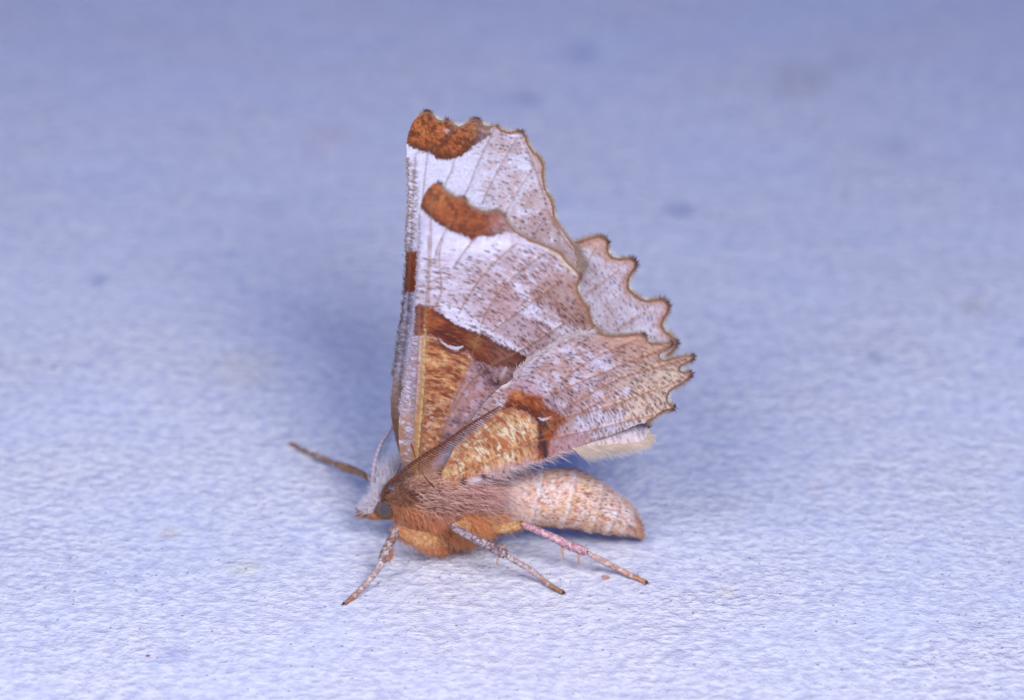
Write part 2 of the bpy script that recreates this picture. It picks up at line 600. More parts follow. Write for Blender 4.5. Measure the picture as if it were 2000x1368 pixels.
# --------------------------------------------------- wing building
def build_wing(name, outline, fringe_rng, surf, paint, veins, label, ridge=0.05, grid=1.6, fl=8.0, seed=1, extra_fringe=None):
    ol = catmull(outline, 1.4, True)
    # which control points are fringe: mark along resampled outline by nearest control index
    cp = np.asarray(outline, float)
    lab = np.zeros(len(ol), int)
    pos = 0
    n = len(cp)
    for i in range(n):
        m = max(2, int(np.linalg.norm(cp[(i + 1) % n] - cp[i]) / 1.4) + 1)
        lab[pos:pos + m] = i; pos += m
    isf = (lab >= fringe_rng[0]) & (lab < fringe_rng[1])
    # smooth version of the outline -> which points are tooth tips (+) or hollows (-)
    k = 31
    ker = np.hanning(k + 2)[1:-1]; ker /= ker.sum()
    pad = np.concatenate([ol[-k:], ol, ol[:k]])
    sm = np.stack([np.convolve(pad[:, j], ker, 'same') for j in (0, 1)], 1)[k:-k]
    tan = np.gradient(ol, axis=0); tan /= np.linalg.norm(tan, axis=1, keepdims=True) + 1e-9
    area2 = np.sum(ol[:, 0] * np.roll(ol[:, 1], -1) - np.roll(ol[:, 0], -1) * ol[:, 1])
    nor = np.stack([tan[:, 1], -tan[:, 0]], 1) * (1 if area2 > 0 else -1)
    conv = np.sum((ol - sm) * nor, 1)
    # slightly irregular edge
    jit = (fbm(ol[:, 0], ol[:, 1], 5, seed, 2) - 0.5) * 2.2
    ol = ol + nor * jit[:, None]
    x0, y0 = ol.min(0) - 3; x1, y1 = ol.max(0) + 3
    xs = np.arange(x0, x1, grid); ys = np.arange(y0, y1, grid)
    X, Y = np.meshgrid(xs, ys)
    ins = inside(X, Y, ol)
    q = (ins[:-1, :-1] | ins[:-1, 1:] | ins[1:, 1:] | ins[1:, :-1])
    used = np.zeros_like(ins)
    used[:-1, :-1] |= q; used[:-1, 1:] |= q; used[1:, 1:] |= q; used[1:, :-1] |= q
    idn = np.full(X.shape, -1); idn[used] = np.arange(used.sum())
    iy, ix = np.nonzero(q)
    F = np.stack([idn[iy, ix], idn[iy, ix + 1], idn[iy + 1, ix + 1], idn[iy + 1, ix]], -1)
    px, py = X[used], Y[used]
    inn = ins[used]
    dmin = np.zeros(len(px)); near = np.zeros(len(px), int)
    for s in range(0, len(px), 8000):
        d = (px[s:s + 8000, None] - ol[None, :, 0]) ** 2 + (py[s:s + 8000, None] - ol[None, :, 1]) ** 2
        near[s:s + 8000] = d.argmin(1); dmin[s:s + 8000] = np.sqrt(d.min(1))
    out = ~inn
    px[out] = ol[near[out], 0]; py[out] = ol[near[out], 1]; dmin[out] = 0
    vd = np.full(len(px), 1e9)
    for v in veins:
        vd = np.minimum(vd, dline(px, py, catmull(v, 6)))
    info = dict(d=dmin, fr=isf[near], conv=conv[near], vd=vd)
    cols = paint(px, py, info)
    P = surf(px, py)
    # veins stand proud, membrane between them is slightly fluted
    view = CAM - P; view /= np.linalg.norm(view, axis=1, keepdims=True)
    rel = ridge * np.exp(-(vd / 3.0) ** 2) + 0.035 * np.exp(-(vd / 14.0) ** 2) + (fbm(px, py, 4, seed + 5, 2) - 0.5) * 0.045
    P = P + view * rel[:, None]
    w = mk(name, P, F, M_WING, cols, moth, solid=0.05)
    w['label'] = label
    # fringe of hair scales
    bag = Bag()
    r = np.random.default_rng(seed)
    ii = np.nonzero(isf)[0]
    for row in range(2):
        rep = np.repeat(ii, 4)
        t = r.random(len(rep))
        nx_ = (rep + 1) % len(ol)
        rp = ol[rep] * (1 - t[:, None]) + ol[nx_] * t[:, None]
        nn = nor[rep] + 0.25 * r.normal(size=(len(rep), 2))
        cv = conv[rep]
        tooth = sstep(0.3, 2.2, cv)
        ln = fl * (0.75 + 0.5 * r.random(len(rep))) * (1.0 if row == 0 else 0.45)
        rp = rp - nn * 2.0
        a3 = surf(rp[:, 0], rp[:, 1]); tp = rp + nn * ln[:, None]
        b3 = surf(tp[:, 0], tp[:, 1])
        dv = b3 - a3
        le = np.linalg.norm(dv, axis=1)
        pale = lin((238, 238, 232)); dark = lin((92, 58, 54)); mid = lin((176, 132, 112))
        if row == 0:
            hol = sstep(-0.1, -1.2, cv)[:, None]
            c1 = pale * hol + lin((202, 182, 168)) * (1 - hol)
            c1 = c1 * (1 - tooth[:, None]) + dark * tooth[:, None]
            c0 = mid[None] * 0.25 + c1 * 0.75
        else:
            c0 = np.repeat(mid[None] * 1.0, len(rep), 0)
            c1 = mid[None] * (1 - tooth[:, None]) + dark * tooth[:, None]
        c0 = c0 * (0.8 + 0.4 * r.random((len(rep), 1)))
        view = CAM - a3; view /= np.linalg.norm(view, axis=1, keepdims=True)
        a3 = a3 + view * (0.02 + 0.03 * row)
        bag.add(*hair_mesh(a3, dv, le, np.full(len(rep), 0.029), r.normal(size=(len(rep), 3)) * 0.12, c0, c1, 2))
    if extra_fringe:
        extra_fringe(bag, r)
    bag.build('fringe', M_FRINGE, w, True)
    return w


def edge_hair(bag, r, surf, line, count, dvec, ln, c0, c1, rad=0.02, spread=0.25, lift=0.05, ybend=0.0):
    """long hair growing off a wing margin; line & vectors in photo pixels"""
    l = catmull(line, 2)
    k = r.integers(0, len(l) - 1, count)
    p = l[k] + r.normal(size=(count, 2)) * 1.8
    t = k / len(l)
    d = np.asarray(dvec[0])[None] * (1 - t[:, None]) + np.asarray(dvec[1])[None] * t[:, None]
    d = d / np.linalg.norm(d, axis=1, keepdims=True)
    d = d + r.normal(size=(count, 2)) * spread
    L_ = (ln[0] * (1 - t) + ln[1] * t) * (0.55 + 0.6 * r.random(count))
    a3 = surf(p[:, 0], p[:, 1]); tp = p + d * L_[:, None]
    b3 = surf(tp[:, 0], tp[:, 1])
    dv = b3 - a3 + r.normal(size=(count, 3)) * 0.05
    le = np.linalg.norm(dv, axis=1)
    view = CAM - a3; view /= np.linalg.norm(view, axis=1, keepdims=True)
    a3 = a3 + view * lift
    br = (0.82 + 0.36 * r.random((count, 1)))
    bn = r.normal(size=(count, 3)) * 0.1 + np.array([0, ybend, -0.12])
    bag.add(*hair_mesh(a3, dv, le, np.full(count, rad), bn, lin(c0)[None] * br, lin(c1)[None] * br, 4))


# =================================================== outlines traced in photo pixels
NF_OUT = [(788, 909), (783, 892), (780, 868), (779, 843), (780, 813), (784, 782), (792, 741), (798, 707), (803, 668), (808, 650),
          (810, 615), (812, 583), (815, 542), (817, 508), (817, 470), (819, 435), (821, 410),
          (823.5, 396), (828, 382), (836, 369), (846, 360), (854, 357.5), (860, 361), (867, 370), (877, 378), (891, 385), (903, 386),
          (909.5, 390), (916, 399.5), (928, 407.5), (942, 413), (956, 413.5), (967, 412), (977, 415), (985, 421), (989.5, 431), (999.5, 445),
          (1014, 457), (1036, 468), (1061, 479), (1086, 489), (1098, 497), (1107, 510), (1119, 522), (1130, 533), (1133, 543), (1128, 558),
          (1130, 572), (1139, 589), (1149, 602), (1152, 616), (1158, 632), (1170, 645), (1176, 655),
          (1160, 672), (1120, 700), (1070, 740), (1010, 790), (950, 850), (905, 900), (880, 945), (845, 962), (812, 958), (794, 935)]
NF_FR = (21, 53)
FF_OUT = [(790, 905), (778, 880), (771, 852), (766, 827), (763, 802), (763, 780), (766, 753), (767.5, 728), (771, 700), (777, 665), (782, 630),
          (786, 590), (789, 570), (790.5, 542), (793.5, 492), (794, 460), (796, 425), (798, 384), (797, 343), (795, 315), (794, 290),
          (795, 273), (798, 259), (807, 239), (819, 226.5), (832, 219), (842, 222.5), (850, 231.5), (860, 236.5), (871, 235), (879, 239),
          (887, 245), (897, 248.5), (909, 244), (919.5, 236), (930, 233), (938, 237), (944, 245), (954, 248), (964, 248.5), (971, 248.5),
          (977, 253), (987, 257.5), (999.5, 259.5), (1010, 257.5), (1019, 260), (1026, 268), (1032, 284), (1042, 298), (1050, 304.5),
          (1058, 317), (1060.5, 331), (1060.5, 351), (1065, 372), (1075, 388), (1080, 403), (1081.5, 421), (1091, 441), (1104, 460),
          (1117, 475), (1126, 490), (1130, 510), (1120, 530), (1090, 570), (1040, 640), (980, 720), (920, 800), (860, 870), (820, 905)]
FF_FR = (24, 60)
NH_OUT = [(862, 930), (880, 890), (905, 845), (928, 812), (945, 790), (963, 771), (978, 756), (996, 745), (1010, 725), (1027, 708), (1051, 694),
          (1068, 683), (1086, 672), (1103, 661), (1123, 655), (1143, 651.5), (1163, 649),
          (1172, 652), (1184, 655), (1205, 656.5), (1225, 655), (1245, 653), (1256, 653.5), (1262, 658.5), (1265, 667), (1276, 671), (1295, 672),
          (1312, 670), (1306, 679), (1293, 687), (1287, 695), (1292, 703.5), (1306, 703), (1320, 700), (1340, 697.5), (1354, 695), (1351, 703),
          (1336, 711.5), (1326, 719), (1328, 725), (1339, 727.5), (1350, 727), (1349, 735), (1341, 743), (1326, 752.5), (1312, 761),
          (1304, 771), (1303, 783), (1307.5, 789.5), (1317, 795), (1311, 800), (1297, 804), (1283, 811), (1274, 818), (1263, 825),
          (1245, 829), (1225, 838), (1185, 853), (1153, 863), (1122, 875), (1092, 886), (1061, 898), (1030, 908), (985, 925), (945, 937),
          (914, 950), (897, 955), (875, 952)]
NH_FR = (16, 54)
FH_OUT = [(850, 920), (900, 820), (960, 720), (1020, 620), (1070, 540), (1100, 495), (1122, 477),
          (1139, 471), (1155, 465.5), (1170, 463), (1181, 467), (1187, 475), (1186, 488), (1191, 500), (1203, 506), (1221, 506), (1233, 506.5),
          (1241, 514), (1239, 526), (1229, 541), (1226, 555), (1230, 568), (1244, 580), (1260, 588), (1276, 587), (1292, 586), (1304, 594),
          (1305, 606), (1297, 622), (1293, 635), (1298, 647), (1311, 657.5), (1320, 667), (1320, 676), (1312, 688), (1300, 700), (1296, 720),
          (1304, 735), (1298, 750), (1288, 765), (1286, 785), (1282, 800), (1266, 815), (1265, 829),
          (1268, 837), (1271, 847), (1269, 857), (1259, 865), (1241, 869), (1215, 872), (1174, 874), (1143, 876), (1100, 880), (1030, 900), (940, 935), (880, 945)]
FH_FR = (6, 44)

# wing veins (photo pixels)
NF_V = [[(845, 384), (842, 430), (842, 472), (840, 520), (837, 600)], [(887, 425), (868, 454), (856, 480), (851, 500)],
        [(924, 468), (905, 494), (886, 523)],
        [(1008, 476), (973, 506), (939, 542), (908, 591), (897, 610)],
        [(1067, 493), (1027, 521), (986, 558), (955, 599), (938, 640)],
        [(1096, 548), (1037, 591), (998, 620), (963, 646)],
        [(1100, 632), (1047, 667), (1004, 691), (959, 714), (930, 735), (905, 765), (883, 802), (863, 843), (850, 885)],
        [(940, 645), (928, 675), (919, 700), (905, 735), (886, 785), (866, 838), (853, 885)],
        [(838, 460), (836, 552), (832, 603), (832, 665), (829, 740), (825, 800), (821, 885)],
        [(819, 600), (817, 700), (812, 780), (808, 880)],
        [(865, 462), (858, 500), (862, 566), (850, 600)]]
FF_V = [[(965, 251), (944, 297), (930, 327), (916, 364), (905, 384)], [(1010, 269), (981, 317), (956, 364), (942, 397)],
        [(1042, 329), (1020, 360), (1001, 392), (987, 417)], [(1065, 425), (1038, 464)],
        [(887, 312), (883, 331), (872, 354), (862, 380)], [(835, 300), (828, 360), (822, 430)], [(812, 300), (806, 400), (802, 500), (795, 620), (778, 760)],
        [(1028, 290), (1045, 330), (1062, 380), (1075, 420), (1098, 460), (1118, 488)]]
NH_V = [[(1245, 662), (1196, 683), (1164, 697), (1127, 720), (1096, 746)],
        [(1300, 676), (1276, 690), (1241, 701), (1192, 722), (1143, 742), (1090, 765), (1059, 777)],
        [(1340, 700), (1266, 722), (1205, 742), (1155, 767), (1115, 791), (1085, 812)],
        [(1335, 735), (1303, 754), (1262, 767), (1225, 781), (1194, 792), (1160, 802), (1115, 812), (1078, 820)],
        [(1276, 811), (1225, 822), (1190, 832), (1153, 841), (1123, 847), (1088, 855), (1051, 861), (1006, 878), (945, 907), (905, 928)],
        [(1205, 765), (1130, 808), (1075, 840), (1040, 858), (980, 885)],
        [(1010, 790), (960, 830), (915, 870), (885, 905)]]
FH_V = [[(1209, 527), (1170, 557), (1145, 573), (1110, 600)], [(1260, 610), (1230, 627), (1205, 645)], [(1165, 480), (1150, 510), (1130, 545)],
        [(1240, 840), (1200, 848), (1160, 862)]]


# =================================================== wing patterns
def strig_angle(px, py, base, rot=0.0):
    return np.arctan2(py - base[1], px - base[0]) + math.pi / 2 + rot


def polar(px, py, base, r0):
    r = np.hypot(px - base[0], py - base[1]); ph = np.arctan2(py - base[1], px - base[0])
    return lambda s, k, sd: fbm(ph * (r0 + 0.35 * (r - r0)) / s, r + 0.0, k, sd, 3)


def grain(c, px, py, seed, amp=0.34):
    # every scale its own shade
    g = vnoise(px, py, 2.6, seed) * 0.6 + vnoise(px, py, 6.5, seed + 1) * 0.4
    return c * (1 - amp / 2 + amp * g)[:, None]


def common_margin(c, px, py, I, w, col, dark, seed):
    m = I['fr'] * (1 - sstep(w * 0.3, w * 0.85, I['d'] + (fbm(px, py, 5, seed, 2) - .5) * 6))
    c = mixc(c, col, m * (0.25 + 0.75 * sstep(.35, .65, fbm(px, py, 16, seed + 3, 2))))
    tip = I['fr'] * sstep(0.6, 3.0, I['conv']) * (1 - sstep(2, 8, I['d']))
    return mixc(c, dark, tip * 0.7)


def paint_nf(px, py, I):
    n = len(px)
    ang = strig_angle(px, py, (795, 960))
    big = fbm(px, py, 60, 1, 3); med = fbm(px, py, 14, 2, 3); fine = fbm(px, py, 4, 3, 2)
    rot = polar(px, py, (795, 960), 190)
    streak = rot(3.0, 4.5, 4)
    c = np.tile(lin((214, 207, 224)), (n, 1))
    # pinkish brown mottling, heavier outwards
    dens = np.clip(sstep(450, 540, py) * 0.55 + sstep(880, 1060, px) * 0.4 + (big - 0.5) * 0.5, 0, 1)
    c = mixc(c, (186, 154, 154), np.clip(dens * 1.2, 0, 1) * sstep(0.40, 0.58, med * 0.35 + streak * 0.65 + dens * 0.08) * 0.75)
    # brown-pink outer blotches
    br = region(px, py, [(1085, 530), (1125, 540), (1135, 580), (1150, 620), (1150, 640), (1105, 628), (1070, 600), (1030, 585), (1045, 560)], 10, 9, 14, 5)
    c = mixc(c, (168, 128, 114), br * (0.6 + 0.4 * med))
    br2 = region(px, py, [(960, 560), (1000, 545), (1030, 575), (1010, 615), (960, 640), (945, 615)], 10, 9, 14, 6)
    c = mixc(c, (186, 150, 150), br2 * 0.75)
    br3 = region(px, py, [(975, 640), (1020, 605), (1090, 640), (1075, 665), (1030, 690), (1000, 680)], 9, 8, 12, 7)
    c = mixc(c, (190, 158, 162), br3 * 0.6)
    # white blotches
    for k, pl in enumerate([[(993, 548), (1015, 552), (1032, 575), (1034, 592), (1020, 588), (1005, 565)],
                            [(1016, 600), (1040, 600), (1065, 618), (1090, 634), (1140, 648), (1110, 655), (1078, 642), (1050, 625), (1018, 612)],
                            [(858, 590), (900, 600), (925, 625), (950, 640), (1000, 672), (1035, 690), (1005, 684), (950, 656), (900, 638), (868, 614)],
                            [(830, 445), (870, 455), (920, 475), (990, 465), (1005, 478), (950, 500), (900, 490), (860, 500), (825, 520)]]):
        c = mixc(c, (228, 222, 239), region(px, py, pl, 4, 7, 8, 30 + k) * 0.85)
    # brown transverse dashes
    dn = np.clip(0.25 + dens * 0.8, 0, 1) * sstep(462, 525, py + 0.05 * (px - 900)) * (py < 720)
    clus = 0.25 + 0.75 * sstep(.40, .58, fbm(px, py, 17, 48, 3))
    s1 = speck(px, py, 11, 0.75 * dn, 6.5, 1.9, ang, 41)
    s2 = speck(px, py, 7.5, 0.65 * dn, 4.4, 1.3, ang, 51)
    c = mixc(c, (130, 88, 76), s1 * clus * 0.85)
    c = mixc(c, (116, 74, 62), s2 * clus * 0.85)
    s3 = speck(px, py, 12, 0.7 * dn, 3.6, 1.6, ang + .2, 61)
    c = mixc(c, (58, 46, 54), s3 * 0.85)
    # purple-mauve field behind the cell
    mv = region(px, py, [(930, 690), (1035, 695), (1010, 730), (960, 790), (900, 850), (850, 900), (838, 870), (862, 800), (895, 735)], 7, 7, 12, 8)
    c = mixc(c, (182, 138, 136), mv)
    c = mixc(c, (205, 178, 190), mv * sstep(0.52, 0.7, med) * 0.7)
    c = mixc(c, (88, 72, 84), mv * speck(px, py, 10, 0.6, 3.4, 1.6, ang, 71) * 0.8)
    for (sx, sy, rx, ry, k) in [(948, 722, 17, 13, .85), (966, 746, 15, 10, .9), (985, 708, 18, 8, .45), (893, 822, 13, 7, .6), (872, 852, 14, 8, .65), (858, 872, 14, 7, .5),
                                (936, 704, 14, 8, .7), (905, 800, 9, 6, .4)]:
        g = np.exp(-(((px - sx) / rx) ** 2 + ((py - sy) / ry) ** 2)) * sstep(0.36, 0.6, fine * 0.5 + med * 0.5 + 0.06)
        c = mixc(c, (62, 50, 62), np.clip(g * 1.4, 0, 1) * k)
    wl = np.exp(-(dline(px, py, [(990, 715), (980, 735)]) / 3.5) ** 2)
    c = mixc(c, (214, 200, 216), wl * 0.8)
    # yellow-ochre cell
    cell = region(px, py, [(829, 650), (850, 655), (862, 668), (890, 686), (914, 686), (921, 703), (911, 730), (895, 760), (880, 795), (866, 838), (854, 890), (838, 915), (800, 925), (812, 800), (822, 720)], 7, 5, 8, 9)
    oc = np.tile(lin((194, 128, 82)), (n, 1))
    oc = mixc(oc, (212, 162, 112), sstep(0.45, 0.65, med))
    oc = mixc(oc, (190, 128, 88), sstep(780, 880, py) * 0.75)
    st = rot(2.4, 6.5, 77) * 0.6 + rot(2.2, 12, 79) * 0.4
    oc = mixc(oc, (138, 62, 34), sstep(0.45, 0.60, st) * (0.9 - 0.25 * sstep(780, 870, py)))
    oc = mixc(oc, (110, 52, 30), np.maximum(speck(px, py, 11, 0.55, 6.5, 2.0, ang, 81), speck(px, py, 7, 0.5, 4.5, 1.4, ang, 84)) * 0.7)
    oc = mixc(oc, (226, 190, 138), speck(px, py, 9, 0.4, 5.5, 1.5, ang, 87) * 0.25)
    oc = mixc(oc, (222, 190, 170), sstep(0.60, 0.72, rot(2.2, 7, 78)) * sstep(760, 830, py) * 0.7)
    c = c * (1 - cell[:, None]) + oc * cell[:, None]
    c = mixc(c, (196, 150, 122), sstep(885, 925, py) * (0.6 + 0.4 * med))
    # chestnut band
    band = region(px, py, [(806, 598), (819, 594), (846, 601), (859, 609), (871, 620), (896, 636), (924, 646), (953, 656), (975, 671), (1004, 685), (1034, 698), (1015, 720), (985, 716),
                           (955, 716), (936, 706), (924, 700), (912, 684), (898, 686), (884, 684), (871, 676), (860, 664), (850, 658), (832, 653), (815, 657), (806, 658)], 3, 3.2, 6, 10)
    bc = np.tile(lin((124, 52, 26)), (n, 1))
    bc = mixc(bc, (84, 30, 14), np.exp(-(dline(px, py, [(845, 640), (866, 650), (885, 664), (905, 668)]) / 11) ** 2) * 0.9)
    bc = mixc(bc, (170, 92, 44), np.exp(-(dline(px, py, [(836, 604), (836, 640), (858, 628)]) / 9) ** 2) * 0.8)
    bc = mixc(bc, (130, 84, 78), sstep(828, 812, px))
    bc = mixc(bc, (130, 84, 74), sstep(930, 985, px) * 0.85)
    bc = mixc(bc, (160, 104, 62), np.exp(-(((px - 930) / 16) ** 2 + ((py - 668) / 16) ** 2)) * 0.8)
    bc = bc * (0.55 + 0.9 * (rot(2.2, 6, 12) * 0.5 + rot(3.0, 2.6, 13) * 0.5))[:, None]
    bc = mixc(bc, (64, 28, 18), speck(px, py, 7.5, 0.6, 5.5, 1.7, ang, 17) * 0.65)
    bc = mixc(bc, (176, 112, 74), speck(px, py, 9, 0.4, 5.5, 1.4, ang, 18) * 0.4)
    up = np.exp(-(dline(px, py, [(858, 610), (871, 621), (896, 638), (924, 649), (953, 660), (1004, 688), (1030, 700)]) / 5.0) ** 2)
    bc = mixc(bc, (72, 42, 36), up * 0.7)
    c = c * (1 - band[:, None]) + bc * band[:, None]
    # dark rim + white crescent
    dl = np.exp(-(dline(px, py, catmull([(856, 664), (866, 677), (880, 687), (894, 689), (908, 682), (922, 683)], 3)) / 3.6) ** 2)
    c = mixc(c, (88, 40, 20), dl * 0.85)
    lun = region(px, py, [(860, 666), (867, 669), (874, 673), (884, 676), (893, 677.5), (906, 675), (902, 680), (894, 683), (885, 682.5), (876, 679), (867, 673)], 1.2, 0.8, 4, 11)
    c = mixc(c, (206, 200, 204), lun * 0.95)
    # costal strip with ticks and ochre subcostal stripe
    cx = np.interp(py, [350, 470, 580, 650, 740, 810, 900], [840, 836, 832, 830, 828, 823, 815])
    inn = sstep(cx - 10, cx - 14, px) * (py > 655)
    cs = np.tile(lin((212, 202, 220)), (n, 1))
    cs = mixc(cs, (118, 82, 68), np.maximum(speck(px, py, 9, 0.9, 7.5, 2.0, np.full(n, 0.35), 91), speck(px, py, 7, 0.6, 5, 1.5, np.full(n, -0.2), 95)) * 0.8)
    cs = mixc(cs, (168, 136, 136), sstep(.45, .6, fbm(px, py / 1.5, 9, 94, 3)) * 0.6)
    cs = mixc(cs, (168, 122, 86), sstep(760, 850, py) * sstep(.3, .55, fbm(px / 2, py, 8, 96, 3)) * 0.85)
    c = c * (1 - inn[:, None]) + cs * inn[:, None]
    stripe = np.exp(-((px - cx + 3) / 7.0) ** 2) * sstep(645, 670, py)
    c = mixc(c, (198, 150, 92), stripe * 0.8)
    c = mixc(c, (226, 196, 140), np.exp(-((px - cx) / 2.2) ** 2) * sstep(600, 640, py) * sstep(0.35, 0.55, vnoise(px, py, 4, 92)))
    c = mixc(c, (120, 72, 46), np.exp(-((px - cx - 3.5) / 1.3) ** 2) * sstep(640, 680, py) * sstep(0.4, 0.6, vnoise(px, py, 6, 93)) * 0.8)
    # apex patch
    ap = region(px, py, [(812, 400), (820, 384), (832, 364), (848, 350), (866, 356), (880, 372), (905, 380), (920, 395), (945, 406), (975, 408), (992, 425), (1004, 446), (1016, 460), (1000, 455),
                         (985, 454), (972, 459), (955, 463), (936, 462), (924, 468), (911, 464), (893, 456), (877, 450), (864, 441), (848, 431), (834, 419), (823, 407)], 3, 2.6, 6, 12)
    ap = ap * (1 - sstep(940, 1005, px) * np.clip(0.3 + 1.3 * (fbm(px, py, 6, 147, 2) - .3), 0, 1) * 0.6)
    ac = np.tile(lin((162, 88, 48)), (n, 1))
    ac = mixc(ac, (182, 116, 66), np.exp(-(((px - 862) / 20) ** 2 + ((py - 385) / 16) ** 2)))
    ac = mixc(ac, (150, 80, 46), sstep(870, 930, px) * 0.6)
    ac = mixc(ac, (146, 104, 90), sstep(935, 985, px) * sstep(425, 450, py) * 0.8)
    low = np.exp(-(dline(px, py, [(823, 407), (848, 430), (877, 449), (911, 463), (930, 464), (965, 460)]) / 9) ** 2)
    ac = mixc(ac, (84, 44, 32), low * 0.8)
    ac = mixc(ac, (100, 48, 28), speck(px, py, 8, 0.5, 4.0, 1.8, ang, 101) * 0.6)
    ac = mixc(ac, (96, 46, 28), sstep(.50, .64, fbm(px, py, 9, 145, 3)) * 0.6)
    ac = ac * (0.66 + 0.68 * fine)[:, None]
    c = c * (1 - ap[:, None]) + ac * ap[:, None]
    # outer margin
    c = common_margin(c, px, py, I, 6, (176, 126, 96), (104, 62, 50), 14)
    cream = I['fr'] * np.exp(-((I['d'] - 6) / 3.5) ** 2) * sstep(1050, 1080, px) * sstep(545, 525, py)
    c = mixc(c, (170, 122, 96), I['fr'] * (1 - sstep(5, 13, I['d'] + (med - .5) * 8)) * sstep(530, 560, py) * 0.8)
    c = mixc(c, (224, 200, 166), cream * 0.75)
    # veins
    vv = np.exp(-(I['vd'] / 1.6) ** 2) * (0.45 + 0.5 * vnoise(px, py, 12, 15))
    c = mixc(c, (148, 106, 70), vv * (1 - 0.5 * cell))
    return grain(c, px, py, 901)


def paint_ff(px, py, I):
    n = len(px)
    ang = strig_angle(px, py, (780, 980))
    big = fbm(px, py, 60, 101, 3); med = fbm(px, py, 13, 102, 3); fine = fbm(px, py, 4, 103, 2)
    c = np.tile(lin((203, 202, 223)), (n, 1))
    # mauve grey outer field
    dm = np.clip(sstep(900, 985, px + (py - 300) * -0.15) * 0.75 + sstep(340, 420, py) * sstep(860, 900, px) * 0.3, 0, 1)
    c = mixc(c, (190, 172, 182), dm * sstep(0.34, 0.54, med * 0.7 + big * 0.3) * 0.95)
    c = mixc(c, (172, 144, 144), dm * sstep(0.45, 0.66, fbm(px, py, 18, 105, 3) + 0.12 * sstep(330, 440, py)) * 0.75)
    c = mixc(c, (56, 46, 56), dm * speck(px, py, 12, 0.62, 3.0, 2.0, ang, 111) * 0.95)
    c = mixc(c, (142, 106, 102), speck(px, py, 8, 0.4 * (0.10 + dm), 4.5, 1.5, ang, 121) * 0.55)
    wv = np.exp(-(dline(px, py, [(1030, 350), (1010, 385), (990, 415)]) / 7) ** 2)
    c = mixc(c, (212, 208, 228), wv * 0.6)
    # costal ticks
    ex = np.interp(py, [290, 384, 460, 542, 630, 728, 800, 880], [794, 798, 794, 790, 782, 767, 763, 778])
    e = px - ex
    tick = np.maximum(speck(px, py, 10, 0.85, 7.5, 2.1, np.full(n, 0.30), 131), speck(px, py, 8, 0.6, 5, 1.6, np.full(n, -0.35), 137)) * (1 - sstep(12, 26, e)) * sstep(300, 330, py)
    c = mixc(c, (108, 70, 54), tick * 0.9)
    c = mixc(c, (178, 150, 160), sstep(0.5, 0.7, vnoise(px, py / 4, 4, 133)) * sstep(575, 600, py) * 0.5)
    pat = region(px, py, [(780, 491), (818, 491), (820, 572), (780, 570)], 4, 4, 8, 106)
    pc = mixc(np.tile(lin((132, 66, 32)), (n, 1)), (84, 44, 32), sstep(6, 1, e))
    pc = pc * (0.75 + 0.5 * vnoise(px, py / 4, 3, 134))[:, None]
    c = c * (1 - pat[:, None]) + pc * pat[:, None]
    low = sstep(690, 780, py)
    c = mixc(c, (164, 122, 92), low * (0.5 + 0.45 * vnoise(px / 2, py, 10, 135)))
    c = mixc(c, (128, 84, 44), sstep(770, 830, py) * 0.6)
    # apex patch
    ap = region(px, py, [(785, 270), (792, 250), (805, 228), (832, 208), (850, 222), (875, 228), (895, 242), (925, 226), (942, 234), (962, 246), (960, 262), (948, 271), (934, 280), (916, 294),
                         (901, 306), (883, 312), (864, 314), (848, 308), (842, 300), (823, 296), (809, 290), (796, 283)], 3, 3.0, 6, 107)
    ap = ap * (1 - sstep(920, 965, px) * np.clip(0.3 + 1.3 * (fbm(px, py, 6, 146, 2) - .3), 0, 1) * 0.6)
    ac = np.tile(lin((158, 84, 42)), (n, 1))
    ac = mixc(ac, (178, 108, 54), np.exp(-(((px - 835) / 22) ** 2 + ((py - 252) / 20) ** 2)) * sstep(.35, .6, med))
    ac = mixc(ac, (206, 168, 156), np.exp(-(((px - 877) / 10) ** 2 + ((py - 257) / 7) ** 2)) * 0.8)
    ac = mixc(ac, (146, 102, 74), sstep(888, 930, px) * 0.7)
    lo = np.exp(-(dline(px, py, [(800, 284), (842, 298), (866, 311), (901, 304), (934, 278), (950, 266)]) / 9) ** 2)
    ac = mixc(ac, (72, 34, 20), lo * 0.85)
    ac = mixc(ac, (92, 46, 24), speck(px, py, 6.5, 0.6, 2.8, 1.6, ang, 141) * 0.7)
    ac = mixc(ac, (86, 40, 20), sstep(.48, .62, fbm(px, py, 8, 144, 3) + 0.05 * sstep(270, 300, py)) * 0.75)
    ac = ac * (0.6 + 0.8 * fine)[:, None]
    c = c * (1 - ap[:, None]) + ac * ap[:, None]
    # tan outer margin
    om = I['fr'] * (1 - sstep(4, 14, I['d'] + (med - .5) * 10)) * sstep(1000, 1030, px)
    c = mixc(c, (182, 150, 138), om * 0.6)
    c = common_margin(c, px, py, I, 5, (160, 116, 98), (80, 48, 44), 108)
    vv = np.exp(-(I['vd'] / 1.5) ** 2) * (0.4 + 0.5 * vnoise(px, py, 12, 109))
    c = mixc(c, (128, 100, 92), vv * 0.8)
    return grain(c, px, py, 903)


